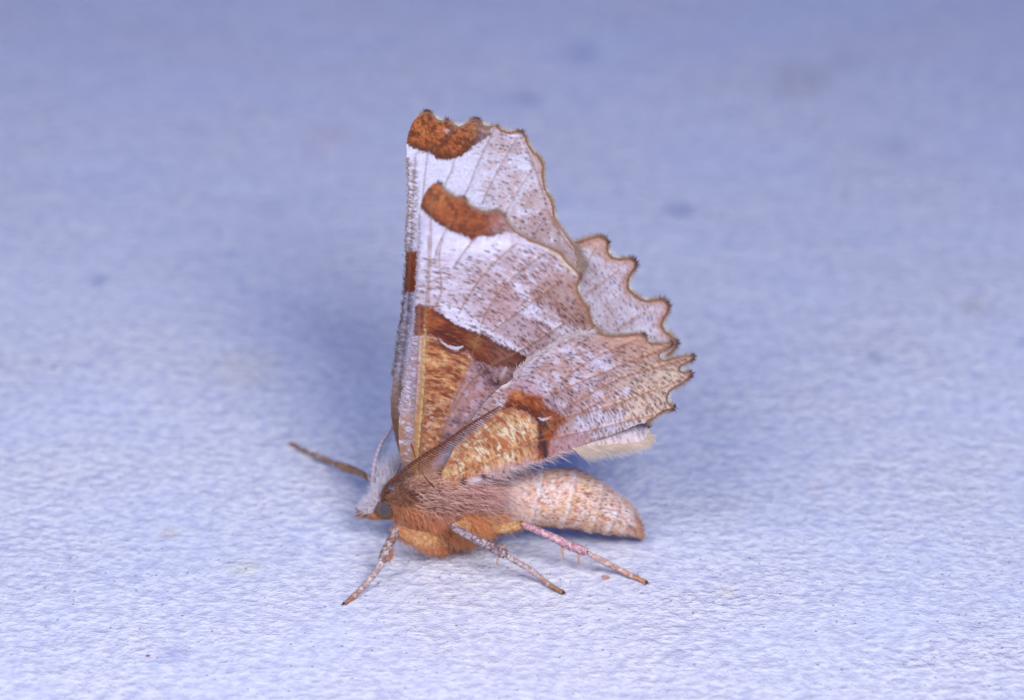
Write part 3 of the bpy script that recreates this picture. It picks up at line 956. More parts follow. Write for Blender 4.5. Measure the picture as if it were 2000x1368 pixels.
def paint_nh(px, py, I):
    n = len(px)
    ang = strig_angle(px, py, (850, 945), -0.6 * sstep(40, 160, 880 - py))
    big = fbm(px, py, 50, 201, 3); med = fbm(px, py, 13, 202, 3); fine = fbm(px, py, 4, 203, 2)
    rot = polar(px, py, (840, 960), 190)
    c = np.tile(lin((194, 162, 158)), (n, 1))
    c = mixc(c, (216, 202, 214), sstep(0.50, 0.66, rot(1.6, 14, 204) + (big - .5) * .3) * 0.85)
    # creamy outer right, brownish top right
    cr = sstep(1150, 1270, px + (py - 760) * 0.2)
    c = mixc(c, (224, 200, 174), cr * (0.65 + 0.35 * sstep(.4, .6, med)))
    tr = sstep(1150, 1230, px) * sstep(735, 690, py)
    c = mixc(c, (186, 142, 122), tr * (0.5 + 0.4 * med))
    # pale blotches
    for k, pl in enumerate([[(1140, 690), (1190, 700), (1196, 718), (1180, 726), (1150, 712)], [(1098, 672), (1118, 674), (1132, 700), (1118, 706), (1096, 690)],
                            [(1125, 815), (1190, 800), (1240, 800), (1200, 828), (1135, 842)], [(1150, 842), (1245, 820), (1225, 838), (1160, 858)],
                            [(1022, 715), (1060, 692), (1075, 690), (1050, 715), (1030, 732), (1012, 742)], [(1065, 780), (1110, 790), (1075, 800)],
                            [(1205, 760), (1235, 755), (1230, 775), (1205, 778)]]):
        c = mixc(c, (218, 211, 228), region(px, py, pl, 5, 8, 8, 210 + k) * 0.8)
    # mauve zone near the band
    c = mixc(c, (196, 160, 170), region(px, py, [(985, 760), (1010, 730), (1045, 745), (1070, 775), (1110, 800), (1075, 800), (1040, 775)], 8, 6, 10, 220) * 0.7)
    # dashes and dots
    clus = 0.3 + 0.7 * sstep(.40, .58, fbm(px, py, 17, 248, 3))
    c = mixc(c, (140, 92, 80), speck(px, py, 9, 0.7, 6.0, 1.9, ang, 231) * clus * 0.8)
    c = mixc(c, (132, 84, 72), speck(px, py, 7, 0.6, 4.5, 1.4, ang, 241) * clus * 0.75)
    c = mixc(c, (62, 50, 60), speck(px, py, 12, 0.55, 3.4, 1.8, ang + .15, 251) * 0.9)
    c = mixc(c, (92, 66, 66), speck(px, py, 8, 0.28, 2.6, 1.4, ang, 256) * 0.7)
    # pink hem
    pk = region(px, py, [(1060, 870), (1085, 850), (1130, 848), (1150, 850), (1120, 876), (1060, 898), (1040, 908)], 6, 5, 9, 261)
    c = mixc(c, (192, 148, 152), pk * (0.5 + 0.5 * med))
    c = mixc(c, (160, 104, 108), pk * speck(px, py, 7, 0.6, 4, 1.2, ang, 267) * 0.6)
    c = mixc(c, (90, 64, 76), pk * speck(px, py, 12, 0.5, 3.5, 2, ang, 266) * 0.7)
    # yellow basal field
    yl = region(px, py, [(958, 812), (981, 799), (1002, 796), (1031, 806), (1048, 822), (1052, 843), (1048, 864), (1050, 898), (1006, 908), (945, 927), (914, 945), (880, 955), (855, 945), (855, 910), (883, 880), (924, 845)], 7, 6, 8, 271)
    yc = np.tile(lin((220, 174, 122)), (n, 1))
    yc = mixc(yc, (238, 220, 180), sstep(.5, .68, med))
    st = rot(1.7, 6, 272) * 0.6 + rot(1.7, 14, 273) * 0.4
    yc = mixc(yc, (166, 78, 40), sstep(0.485, 0.60, st + sstep(920, 870, px) * 0.03) * 0.75)
    yc = mixc(yc, (172, 84, 44), np.maximum(speck(px, py, 10, 0.55, 6, 2.0, ang, 277), speck(px, py, 7, 0.45, 4.5, 1.4, ang, 278)) * 0.8)
    yc = mixc(yc, (238, 216, 172), speck(px, py, 9, 0.45, 5.5, 1.6, ang, 279) * 0.3)
    yc = mixc(yc, (120, 62, 40), speck(px, py, 14, 0.5, 5.5, 2.0, ang, 276) * 0.75)
    lowp = sstep(-30, 0, py - np.interp(px, [880, 945, 1006, 1061], [950, 935, 915, 897]))
    yc = mixc(yc, (206, 152, 140), lowp * sstep(.42, .55, med) * 0.8)
    c = c * (1 - yl[:, None]) + yc * yl[:, None]
    # orange-brown band
    c = mixc(c, (178, 104, 74), np.exp(-(np.maximum(dline(px, py, [(1000, 775), (1040, 785), (1075, 815), (1070, 850), (1062, 890)]) - 14, 0) / 9) ** 2) * sstep(.35, .6, med) * 0.5)
    bd = region(px, py, [(986, 784), (1002, 764), (1016, 761), (1037, 771), (1059, 776), (1066, 792), (1084, 804), (1107, 814), (1108, 823), (1088, 839), (1076, 859), (1070, 884), (1064, 898),
                         (1050, 898), (1049, 864), (1052, 843), (1047, 823), (1030, 808), (1002, 798), (975, 804)], 4, 4, 7, 281)
    bc = np.tile(lin((164, 78, 36)), (n, 1))
    bc = mixc(bc, (98, 40, 16), np.exp(-(dline(px, py, [(985, 797), (1005, 791), (1035, 801), (1049, 815), (1054, 840), (1054, 870)]) / 8) ** 2))
    bc = mixc(bc, (206, 126, 72), np.exp(-(((px - 1012) / 14) ** 2 + ((py - 770) / 8) ** 2)))
    bc = mixc(bc, (154, 96, 56), np.exp(-(dline(px, py, [(1070, 835), (1100, 818)]) / 9) ** 2) * 0.8)
    bc = mixc(bc, (84, 36, 18), speck(px, py, 8, 0.6, 5.0, 1.9, ang, 284) * 0.7)
    bc = mixc(bc, (206, 140, 92), speck(px, py, 9, 0.4, 4.5, 1.6, ang, 286) * 0.45)
    bc = bc * (0.5 + 1.0 * fbm(px, py, 6, 282, 3))[:, None]
    c = c * (1 - bd[:, None]) + bc * bd[:, None]
    for (a, b, w, k) in [((1056, 815), (1062, 830), 6, .8), ((1062, 800), (1090, 806), 5, .5), ((1062, 862), (1066, 896), 6, .8), ((1056, 845), (1062, 870), 4, .7), ((1070, 782), (1092, 802), 4, .35)]:
        c = mixc(c, (66, 42, 46), np.clip(np.exp(-(dline(px, py, [a, b]) / w) ** 2) * k * 1.35, 0, 1) * sstep(.25, .5, fine * .6 + med * .4 + .05))
    c = mixc(c, (198, 194, 198), region(px, py, [(1051, 815), (1058, 817), (1066, 817), (1077, 813), (1070, 819), (1062, 822), (1055, 821)], 1.0, 0.7, 4, 283))
    # base marks
    for (sx, sy, rx, ry, k, col) in [(905, 941, 8, 7, .95, (48, 42, 54)), (944, 931, 6, 5, .9, (60, 50, 60)), (929, 938, 15, 6, .9, (224, 214, 226)), (871, 895, 6, 4, .8, (234, 226, 232)),
                                     (872, 922, 8, 10, .6, (238, 214, 150)), (918, 915, 12, 4, .5, (70, 52, 50))]:
        c = mixc(c, col, np.exp(-(((px - sx) / rx) ** 2 + ((py - sy) / ry) ** 2) ** 1.5) * k)
    # margin
    c = common_margin(c, px, py, I, 6.5, (176, 128, 104), (92, 60, 54), 214)
    c = mixc(c, (206, 160, 132), I['fr'] * np.exp(-((I['d'] - 9) / 4) ** 2) * (py < 680) * 0.7)
    c = mixc(c, (226, 214, 214), (1 - I['fr']) * (1 - sstep(2, 10, I['d'])) * (py < 765) * sstep(.4, .6, med) * 0.8)
    vv = np.exp(-(I['vd'] / 1.5) ** 2) * (0.5 + 0.5 * vnoise(px, py, 12, 215))
    c = mixc(c, (166, 102, 64), vv * 0.9)
    return grain(c, px, py, 905)


def paint_fh(px, py, I):
    n = len(px)
    ang = strig_angle(px, py, (850, 945), 0.3)
    med = fbm(px, py, 13, 302, 3); fine = fbm(px, py, 4, 303, 2)
    c = np.tile(lin((204, 194, 212)), (n, 1))
    c = mixc(c, (192, 170, 176), sstep(.42, .6, med) * 0.6)
    c = mixc(c, (218, 214, 228), sstep(.5, .7, fbm(px, py, 25, 304, 3)) * 0.7)
    c = mixc(c, (190, 150, 130), region(px, py, [(1140, 460), (1190, 470), (1190, 505), (1150, 490)], 9, 8, 9, 305) * 0.6)
    c = mixc(c, (70, 60, 74), speck(px, py, 12, 0.55, 3.0, 1.7, ang, 311) * 0.85)
    c = mixc(c, (140, 100, 96), speck(px, py, 8, 0.5, 4.5, 1.6, ang, 321) * 0.6)
    lowr = sstep(815, 840, py)
    c = mixc(c, (222, 206, 206), lowr * 0.7)
    c = mixc(c, (220, 190, 178), lowr * sstep(850, 872, py) * 0.7)
    c = mixc(c, (120, 100, 116), lowr * speck(px, py, 13, 0.7, 6, 2.2, np.full(n, 1.2), 331) * 0.6)
    m = I['fr'] * (1 - sstep(3, 19, I['d'] + (med - .5) * 18 + (fine - .5) * 8))
    c = mixc(c, (178, 128, 108), m * 0.8 * (1 - 0.6 * lowr))
    c = mixc(c, (96, 60, 54), I['fr'] * sstep(2.0, 6, I['conv']) * (1 - sstep(3, 10, I['d'])) * 0.7)
    vv = np.exp(-(I['vd'] / 1.6) ** 2) * 0.6
    c = mixc(c, (166, 122, 98), vv)
    return grain(c, px, py, 907)


def camb(seed, amp, bow):
    def f(px, py):
        return (fbm(px, py, 170, seed, 2) - 0.5) * amp + bow(px, py)
    return f


# a small curl of the outer margin towards the viewer / away, and an arched costa
S_NF = WingSurf(-1.2, 4.5, -5.0, 0, camb(51, 0.9, lambda x, y: -0.00003 * np.clip(822 + (900 - y) * 0.0 + 0 - x + 40, 0, 60) ** 2 * 8))
S_FF = WingSurf(1.1, 4.5, 19.0, 0, camb(52, 0.8, lambda x, y: 0 * x))
S_NH = WingSurf(-1.9, 4.5, -7.5, 1.0, camb(53, 0.9, lambda x, y: 0.00004 * np.clip(x - 1200, 0, 200) ** 2))
S_FH = WingSurf(1.8, 4.5, 21.5, 0, camb(54, 0.8, lambda x, y: 4.9 * sstep(730, 840, y) * sstep(1000, 1100, x)))


def nh_extra(bag, r):
    # silky pale hair along the inner margin, lying over the abdomen
    edge_hair(bag, r, S_NH, [(905, 950), (960, 934), (1030, 908), (1092, 886), (1135, 871)], 420, ((0.86, 0.40), (0.93, 0.30)), (17, 24), (232, 206, 200), (244, 228, 226), 0.015, 0.26, 0.03, 0.3)
    edge_hair(bag, r, S_NH, [(1005, 733), (1027, 708), (1068, 683), (1103, 661), (1160, 650)], 600, ((0.5, -0.8), (0.85, -0.4)), (8, 13), (226, 208, 208), (242, 232, 236), 0.02, 0.22, 0.06)


def fh_extra(bag, r):
    edge_hair(bag, r, S_FH, [(1268, 848), (1262, 861), (1240, 868), (1200, 871), (1160, 873), (1120, 876)], 1700, ((0.80, 0.35), (0.86, 0.34)), (12, 42), (232, 210, 192), (244, 234, 222), 0.016, 0.15, 0.05, 0.0)


def ff_extra(bag, r):
    edge_hair(bag, r, S_FF, [(1120, 482), (1128, 500), (1128, 520), (1115, 540)], 420, ((0.9, 0.35), (0.95, 0.3)), (16, 24), (186, 160, 146), (204, 182, 170), 0.02, 0.22)
    # dark scale tufts along the front margin
    edge_hair(bag, r, S_FF, [(795, 310), (798, 384), (794, 460), (790, 560), (778, 660), (767, 735)], 700, ((-0.35, -0.9), (-0.35, -0.9)), (4.5, 4.5), (150, 122, 112), (222, 214, 222), 0.03, 0.25)


def nf_extra(bag, r):
    edge_hair(bag, r, S_NF, [(820, 420), (817, 508), (812, 583), (803, 668), (792, 741), (781, 805)], 600, ((-0.3, -0.9), (-0.3, -0.9)), (4.5, 5), (196, 180, 196), (224, 216, 226), 0.03, 0.25)


w_fh = build_wing('hindwing', FH_OUT, FH_FR, S_FH, paint_fh, FH_V, 'far hindwing, lilac grey with a brown scalloped margin', seed=4, extra_fringe=fh_extra, fl=9)
w_ff = build_wing('forewing', FF_OUT, FF_FR, S_FF, paint_ff, FF_V, 'far forewing, tallest of the wings, with orange brown tip', seed=3, extra_fringe=ff_extra, fl=8)
w_nf = build_wing('forewing', NF_OUT, NF_FR, S_NF, paint_nf, NF_V, 'near forewing with chestnut band and white crescent', seed=2, extra_fringe=nf_extra, fl=7)
w_nh = build_wing('hindwing', NH_OUT, NH_FR, S_NH, paint_nh, NH_V, 'near hindwing with pale yellow base and pointed teeth', seed=1, extra_fringe=nh_extra, fl=8)

# =================================================== body: one continuous loft from face to abdomen tip
ST = np.array([(733, 1001, 6), (738, 998, 13), (748, 993, 21), (760, 990, 26), (774, 987, 28), (788, 985, 31), (810, 985, 43), (840, 984, 53), (880, 982, 57), (920, 978, 56),
               (960, 974, 54), (1000, 972, 53), (1040, 972, 54), (1080, 972, 57), (1115, 974, 58.5), (1150, 983, 55.5), (1180, 995, 47.5), (1205, 1005, 40),
               (1225, 1014, 33), (1240, 1025, 25), (1251, 1038, 13.5), (1257, 1047, 5)], float)
bs = catmull(ST, 1.6)
bx, bcy, brad = bs[:, 0], bs[:, 1], np.maximum(bs[:, 2], 1.5)
NS = 150
cent = up_y(bx, bcy, np.zeros(len(bx)))
# abdomen rings: soft step at each segment edge
RINGS = [990, 1043, 1108, 1161, 1195, 1222]
th = np.arange(NS) * 2 * math.pi / NS
TH, BX = np.meshgrid(th, bx)
lean = 17 * np.sin(TH)          # rings lean with the body: forward below, back above
ringf = np.zeros_like(BX); ringw = np.zeros_like(BX)
for rx_ in RINGS:
    u = BX - lean * 0.9 - rx_
    ringf += np.where(u < 0, np.exp(-(u / 10) ** 2), np.exp(-(u / 3.0) ** 2)) * (1 if rx_ > 1000 else 0)
    ringw = np.maximum(ringw, np.exp(-((u + 3 + 5 * (fbm(BX.ravel(), (TH * 45).ravel(), 12, int(rx_), 2).reshape(BX.shape) - .5)) / 4.0) ** 2))
nz = fbm(BX.ravel(), (TH * 40).ravel(), 16, 401, 3).reshape(BX.shape)
RR = brad[:, None] / PPM * (1 + 0.06 * ringf + 0.03 * (nz - .5) * sstep(1000, 1040, BX))
VB = cent[:, None] + np.stack([np.zeros_like(TH), -np.cos(TH) * RR * 0.96, np.sin(TH) * RR], -1)
arc = TH * np.repeat(brad[:, None], NS, 1)
ax_, ay_ = BX.ravel(), arc.ravel()
bc = np.tile(lin((224, 194, 178)), (len(ax_), 1))
m1 = fbm(ax_, ay_, 13, 402, 3); m2 = fbm(ax_, ay_, 30, 403, 3); m3 = fbm(ax_, ay_, 4.5, 404, 2)
bc = mixc(bc, (230, 212, 210), sstep(.48, .62, m1) * 0.8)
bc = mixc(bc, (230, 190, 146), sstep(.52, .64, m2) * 0.6)
bc = mixc(bc, (210, 152, 128), sstep(.56, .66, fbm(ax_, ay_, 9, 405, 3)) * 0.8)
bc = mixc(bc, (186, 120, 84), speck(ax_, ay_, 8, 0.5, 3.0, 2.0, np.zeros(len(ax_)), 411) * 0.7)
bc = mixc(bc, (70, 56, 62), speck(ax_, ay_, 11, 0.55, 2.4, 1.6, np.full(len(ax_), .6), 421) * 0.85)
bc = mixc(bc, (232, 224, 230), ringw.ravel() * 0.5 * sstep(.3, .5, m1 + .1) * sstep(1000, 1030, ax_))
bc = mixc(bc, (206, 152, 108), sstep(1228, 1252, ax_) * 0.75)
bc = mixc(bc, (212, 176, 132), sstep(-.3, -.8, np.sin(TH).ravel()) * 0.6)
bc = mixc(bc, (222, 196, 190), sstep(1050, 1000, ax_) * 0.7)
bc = mixc(bc, (198, 144, 108), 1 - sstep(900, 960, ax_))
bc = mixc(bc, (176, 116, 62), sstep(790, 770, ax_) * 0.8)
bc = bc * (0.9 + 0.2 * m3)[:, None]
nb = len(bx)
ii_ = np.arange(nb - 1)[:, None] * NS; jj = np.arange(NS)[None]; j2 = (jj + 1) % NS
FB = np.stack([ii_ + jj, ii_ + NS + jj, ii_ + NS + j2, ii_ + j2], -1).reshape(-1, 4)
VBf = VB.reshape(-1, 3)
nv = len(VBf)
VBf = np.concatenate([VBf, cent[:1], cent[-1:]])
bc = np.concatenate([bc, bc[:1], bc[-1:]])
j = np.arange(NS)
body = None
capf = np.concatenate([np.stack([np.full(NS, nv), j, (j + 1) % NS, (j + 1) % NS], -1),
                       np.stack([np.full(NS, nv + 1), (nb - 1) * NS + (j + 1) % NS, (nb - 1) * NS + j, (nb - 1) * NS + j], -1)])
body = mk('body', VBf, np.concatenate([FB, capf]), M_BODY, bc, moth)
body['label'] = 'stout speckled cream abdomen with furry orange and pink thorax'

# --------------------------------------------------- fur colours by place on the near flank
ANCH = np.array([(785, 955, 134, 82, 48), (800, 975, 144, 90, 54), (775, 975, 160, 102, 60), (795, 1005, 186, 130, 82), (820, 1030, 186, 128, 76), (850, 1055, 200, 134, 68),
                 (815, 945, 192, 150, 122), (845, 945, 208, 170, 156), (850, 972, 206, 162, 158), (880, 960, 212, 172, 166), (885, 995, 186, 128, 118), (865, 1000, 186, 128, 104),
                 (840, 1000, 196, 144, 108), (910, 975, 214, 166, 148), (935, 985, 214, 166, 144), (965, 960, 212, 160, 150), (930, 1010, 196, 150, 118), (905, 1030, 206, 148, 84),
                 (945, 1030, 210, 150, 82), (985, 985, 218, 188, 182), (1000, 955, 224, 202, 202), (1015, 1000, 214, 182, 168), (960, 1015, 200, 154, 116), (900, 1060, 190, 130, 68),
                 (1040, 930, 218, 194, 190), (990, 1020, 200, 154, 116)], float)


def furlift(c):
    # hair albedo: single hairs are paler than the coat they make up
    g = c.mean(-1, keepdims=True)
    sat = np.clip((c.max(-1, keepdims=True) - c.min(-1, keepdims=True)) / c.max(-1, keepdims=True) * 1.6 - 0.3, 0, 1)
    c = (c * 0.70 + g * (1 + (np.array([1.06, 0.98, 0.96]) - 1) * sat) * 0.30) * (2.3 + (np.array([2.4, 2.4, 2.35]) - 2.3) * sat)
    return c * np.minimum(1.0, 0.93 / c.max(-1, keepdims=True))


def fur_col(px, py, r):
    d2 = (px[:, None] - ANCH[None, :, 0]) ** 2 + (py[:, None] - ANCH[None, :, 1]) ** 2
    w = 1 / (d2 + 60) ** 1.6
    w = w / w.sum(1, keepdims=True)
    c = w @ np.stack([lin(a) for a in ANCH[:, 2:]])
    return furlift(c) * (0.78 + 0.44 * r.random((len(px), 1)))


fr = np.random.default_rng(77)
fur = Bag()
pale_fur = Bag()


def add_fur(root, dirv, ln, rad, bend, c0, c1, ns=4, bag=None):
    (bag or fur).add(*hair_mesh(root, dirv, ln, np.full(len(root), rad) if np.isscalar(rad) else rad, bend, c0, c1, ns))


# thorax and neck fur over the whole body surface between the head and the second abdominal ring
def body_point(s, t):
    i = np.clip(np.searchsorted(bx, s), 0, len(bx) - 1)
    r = brad[i] / PPM
    nrm = np.stack([np.zeros(len(s)), -np.cos(t), np.sin(t)], 1)
    return cent[i] + nrm * r[:, None] * 0.97, nrm


n = 11500
s_ = 768 + (992 - 768) * fr.random(n) ** 0.9
t_ = fr.random(n) * 2 * math.pi
keep = fr.random(n) < np.where(np.cos(t_) > -0.2, 1.0, 0.45)
s_, t_ = s_[keep], t_[keep]
root, nrm = body_point(s_, t_)
qx, qy = proj(root)
c = fur_col(qx, qy, fr)
n = len(s_)
flow = np.stack([0.9 + 0.5 * sstep(850, 980, s_), np.zeros(n), -0.25 + 0.35 * np.sin(t_)], 1)
clump = np.stack([fbm(s_, t_ * 40, 14, 501, 2), fbm(s_, t_ * 40, 14, 502, 2), fbm(s_, t_ * 40, 14, 503, 2)], 1) - 0.5
dirv = nrm * (0.62 - 0.25 * sstep(840, 1000, s_))[:, None] + flow * 0.75 + clump * 2.0 + fr.normal(size=(n, 3)) * 0.24
ln = (0.62 + 0.55 * fr.random(n)) * (1.0 - 0.45 * sstep(920, 990, s_)) * np.where(s_ < 800, 0.85, 1.0)
add_fur(root, dirv, ln, 0.019, fr.normal(size=(n, 3)) * 0.12 + np.array([0.12, 0, -0.18]), c * 0.9, np.minimum(c * 1.06, 0.95), 4)

# short lying scales on the abdomen so its outline is not clean
ab = Bag()
n = 3200
s_ = 1000 + 255 * fr.random(n); t_ = fr.random(n) * 2 * math.pi
root, nrm = body_point(s_, t_)
i_ = np.clip(np.searchsorted(bx, s_), 0, len(bx) - 1); k_ = (t_ / (2 * math.pi) * NS).astype(int) % NS
c = bc[i_ * NS + k_] * (0.85 + 0.3 * fr.random((n, 1)))
root = VBf[i_ * NS + k_]
dirv = nrm * 0.28 + np.array([1.0, 0, -0.15]) + fr.normal(size=(n, 3)) * 0.12
ab.add(*hair_mesh(root, dirv, 0.16 + 0.16 * fr.random(n), np.full(n, 0.020), np.zeros((n, 3)), np.minimum(c * 1.1, .9), np.minimum(c * 1.25, .92), 2))
ab.build('abdomen_scales', M_FUR, body, True)


def tuft(count, p_from, p_to, y_from, y_to, jit, dvec, ln, c0, c1, rad=0.016, spread=0.2, bend=(0, 0, -0.15), bag=None):
    """hair whose roots lie along a line given in photo pixels + depth; dvec in world axes"""
    t = fr.random(count)
    p = np.asarray(p_from)[None] * (1 - t[:, None]) + np.asarray(p_to)[None] * t[:, None] + fr.normal(size=(count, 2)) * jit
    y = y_from * (1 - t) + y_to * t + fr.normal(size=count) * jit / PPM
    root = up_y(p[:, 0], p[:, 1], y)
    d = np.asarray(dvec[0])[None] * (1 - t[:, None]) + np.asarray(dvec[1])[None] * t[:, None]
    d = d / np.linalg.norm(d, axis=1, keepdims=True) + fr.normal(size=(count, 3)) * spread
    br = 0.78 + 0.44 * fr.random((count, 1))
    add_fur(root, d, ln * (0.6 + 0.7 * fr.random(count)), rad, fr.normal(size=(count, 3)) * 0.1 + np.asarray(bend), furlift(lin(c0)[None]) * br, furlift(lin(c1)[None]) * br, 4, bag)


# face: white-lilac tuft sweeping forward and up from the brow
tuft(2400, (742, 970), (722, 997), -0.25, -0.3, 4.2, ((-0.35, -0.15, 0.95), (-0.75, -0.15, 0.6)), 0.58, (216, 198, 212), (240, 228, 242), 0.022, 0.26, (-0.1, 0, -0.4), pale_fur)
tuft(700, (770, 950), (806, 935), -0.7, -1.2, 6.0, ((0.2, -0.4, 0.9), (0.4, -0.4, 0.8)), 0.65, (150, 100, 66), (204, 160, 126), 0.015, 0.3)
tuft(420, (742, 972), (752, 955), 0.1, 0.4, 4.0, ((-0.5, 0.1, 0.9), (-0.1, 0.2, 1.0)), 0.8, (206, 196, 212), (240, 234, 248), 0.018, 0.25, (-0.1, 0, -0.2), pale_fur)
# far-side collar, pale lilac hair standing behind the near antenna
tuft(900, (742, 950), (788, 920), 0.9, 1.3, 6.0, ((-0.15, 0.2, 1.0), (0.1, 0.2, 1.0)), 1.25, (188, 176, 190), (230, 224, 240), 0.018, 0.2, (0, 0, -0.1), pale_fur)
# dark brown tuft behind the eye
tuft(1000, (768, 972), (800, 968), -0.75, -0.95, 8.0, ((0.3, -0.5, 0.8), (0.5, -0.5, 0.6)), 0.5, (136, 84, 50), (170, 112, 70), 0.015, 0.32)
tuft(350, (766, 985), (774, 1008), -0.8, -0.7, 4.0, ((0.6, -0.5, 0.3), (0.5, -0.5, -0.5)), 0.5, (150, 92, 52), (186, 124, 72), 0.015, 0.3)
# chest: orange fur hanging to the board
tuft(1300, (800, 1004), (862, 1032), -1.3, -1.7, 8.0, ((0.5, -0.45, -0.4), (0.6, -0.4, -0.6)), 0.6, (172, 104, 54), (204, 138, 78), 0.016, 0.26)
# fans of yellow-orange fur at the bases of the middle and hind legs
tuft(1500, (905, 1012), (940, 1020), -1.9, -1.9, 6.0, ((0.2, -0.6, -0.75), (0.8, -0.5, -0.35)), 1.0, (186, 120, 56), (222, 158, 86), 0.015, 0.28)
tuft(900, (878, 1040), (915, 1048), -1.7, -1.7, 6.0, ((0.2, -0.4, -0.7), (0.5, -0.4, -0.6)), 0.7, (164, 104, 46), (200, 138, 72), 0.015, 0.26)
tuft(400, (945, 1012), (985, 1014), -1.7, -1.9, 6.0, ((0.9, -0.4, -0.2), (0.9, -0.4, -0.3)), 0.75, (186, 132, 90), (214, 170, 128), 0.015, 0.25)
# pink shoulder hair sweeping back over the wing root
tuft(1500, (836, 972), (905, 968), -1.65, -1.75, 15.0, ((0.8, -0.4, 0.25), (0.95, -0.35, 0.05)), 0.55, (206, 158, 138), (230, 194, 180), 0.019, 0.22)
tuft(800, (900, 968), (968, 970), -1.75, -1.7, 16.0, ((0.9, -0.4, 0.15), (0.95, -0.3, 0.05)), 0.85, (206, 150, 138), (224, 186, 180), 0.015, 0.22)
tuft(500, (820, 950), (850, 938), -1.2, -1.4, 7.0, ((0.5, -0.5, 0.7), (0.7, -0.5, 0.5)), 0.7, (190, 142, 112), (216, 180, 158), 0.015, 0.25)
tuft(900, (800, 945), (868, 948), -1.5, -1.9, 7.0, ((0.45, -0.5, 0.7), (0.7, -0.45, 0.5)), 0.75, (188, 140, 108), (222, 186, 160), 0.015, 0.3)
fur.build('thorax_fur', M_FUR, body, True)
pale_fur.build('face_tuft', M_WHITE, body, True)

# --------------------------------------------------- eyes
def make_eye(side):
    c0 = up_y(753, 995.5, -0.62)[0] if side < 0 else up_y(753, 995.5, -0.62)[0] * np.array([1, -1, 1])
    nl, nn_ = 40, 56
    la = np.linspace(0, math.pi, nl); lo = np.arange(nn_) * 2 * math.pi / nn_
    LA, LO = np.meshgrid(la, lo, indexing='ij')
    d = np.stack([np.sin(LA) * np.cos(LO), np.sin(LA) * np.sin(LO), np.cos(LA)], -1).reshape(-1, 3)
    V = c0 + d * np.array([0.60, 0.50, 0.64])
    look = np.array([-0.05, side * 0.80, 0.52]); look /= np.linalg.norm(look)
    k = d @ look
    c = np.tile(lin((112, 88, 70)), (len(d), 1))
    c = mixc(c, (124, 94, 66), sstep(0.55, 0.2, k) * 0.8)
    c = mixc(c, (96, 82, 80), sstep(0.62, 0.86, k) * 0.8)
    c = mixc(c, (76, 70, 82), sstep(0.74, 0.96, k) * 0.9)
    i = np.arange(nl - 1)[:, None] * nn_; j = np.arange(nn_)[None]; jj2 = (j + 1) % nn_
    Fq = np.stack([i + j, i + nn_ + j, i + nn_ + jj2, i + jj2], -1).reshape(-1, 4)
    e = mk('eye', V, Fq, M_EYE, c, body)
    return e


e1 = make_eye(-1); e1['label'] = 'grey brown compound eye with a dark bluish spot'
e2 = make_eye(1)

# --------------------------------------------------- palps: pointed orange snout
def mottled(c_a, c_b, c_d, sc, seed, dprob=0.5, ends=None):
    def f(t, a, p):
        sc_ = sc * 0.62
        u = p[:, 0] * PPM + p[:, 1] * 9; v = p[:, 2] * PPM + p[:, 1] * 24
        c = np.tile(lin(c_a), (len(t), 1))
        if ends:
            c = mixc(c, ends[0], 1 - sstep(0.0, 0.45, t))
            c = mixc(c, ends[1], sstep(0.5, 0.8, t))
        c = mixc(c, c_b, sstep(.42, .58, fbm(u, v, sc_, seed, 3)) * (1.0 if not ends else 0.55))
        if ends:
            c = mixc(c, (226, 208, 206), np.exp(-((t[:, None] - np.array([[.05, .36, .58, .76]])) / 0.025) ** 2).max(1) * 0.6)
        c = mixc(c, c_d, speck(u, v, sc_ * 1.1, dprob, sc_ * .5, sc_ * .3, np.full(len(t), .5), seed + 5) * 0.85)
        return c * (0.85 + 0.3 * vnoise(u, v, 3, seed + 9))[:, None]
    return f


for side in (-1, 1):
    yb = -0.22 if side < 0 else 0.3
    pts = np.concatenate([up_y(752, 1008, yb), up_y(735, 1007, yb * 1.2), up_y(718, 1004, yb), up_y(704, 1001.5, yb * 0.8)])
    V, Fq, C, P, _ = tube(pts, [0.24, 0.26, 0.17, 0.05], mottled((192, 124, 72), (214, 158, 108), (112, 66, 44), 7, 601), 14, 0.04)
    pal = mk('palp', V, Fq, M_LEG, C, body)
    b_ = Bag()
    k = fr.integers(0, len(P), 350)
    an = fr.random(350) * 2 * math.pi
    d = np.stack([np.full(350, -1.0), 0.35 * np.cos(an), 0.35 * np.sin(an)], 1)
    root = P[k] + np.stack([np.zeros(350), np.cos(an), np.sin(an)], 1) * 0.15
    br = 0.75 + 0.5 * fr.random((350, 1))
    b_.add(*hair_mesh(root, d, 0.28 + 0.2 * fr.random(350), np.full(350, 0.016), np.zeros((350, 3)), lin((176, 108, 62)) * br, lin((214, 156, 110)) * br, 3))
    b_.build('palp_hair', M_FUR, body, True)
# scaled brow wedge between eye and tuft belongs to the face
b_ = Bag()
tn = 260
t = fr.random(tn)
p = np.array([(742, 974)]) * (1 - t[:, None]) + np.array([(716, 999)]) * t[:, None] + fr.normal(size=(tn, 2)) * 2.5
root = up_y(p[:, 0], p[:, 1], -0.35 + 0 * t)
br = 0.75 + 0.5 * fr.random((tn, 1))
b_.add(*hair_mesh(root, np.array([[-0.8, -0.1, -0.5]]) + fr.normal(size=(tn, 3)) * .15, 0.3 + 0.2 * fr.random(tn), np.full(tn, 0.02), np.zeros((tn, 3)), lin((150, 98, 66)) * br, lin((196, 140, 100)) * br, 3))
b_.build('face_scales', M_FUR, body, True)

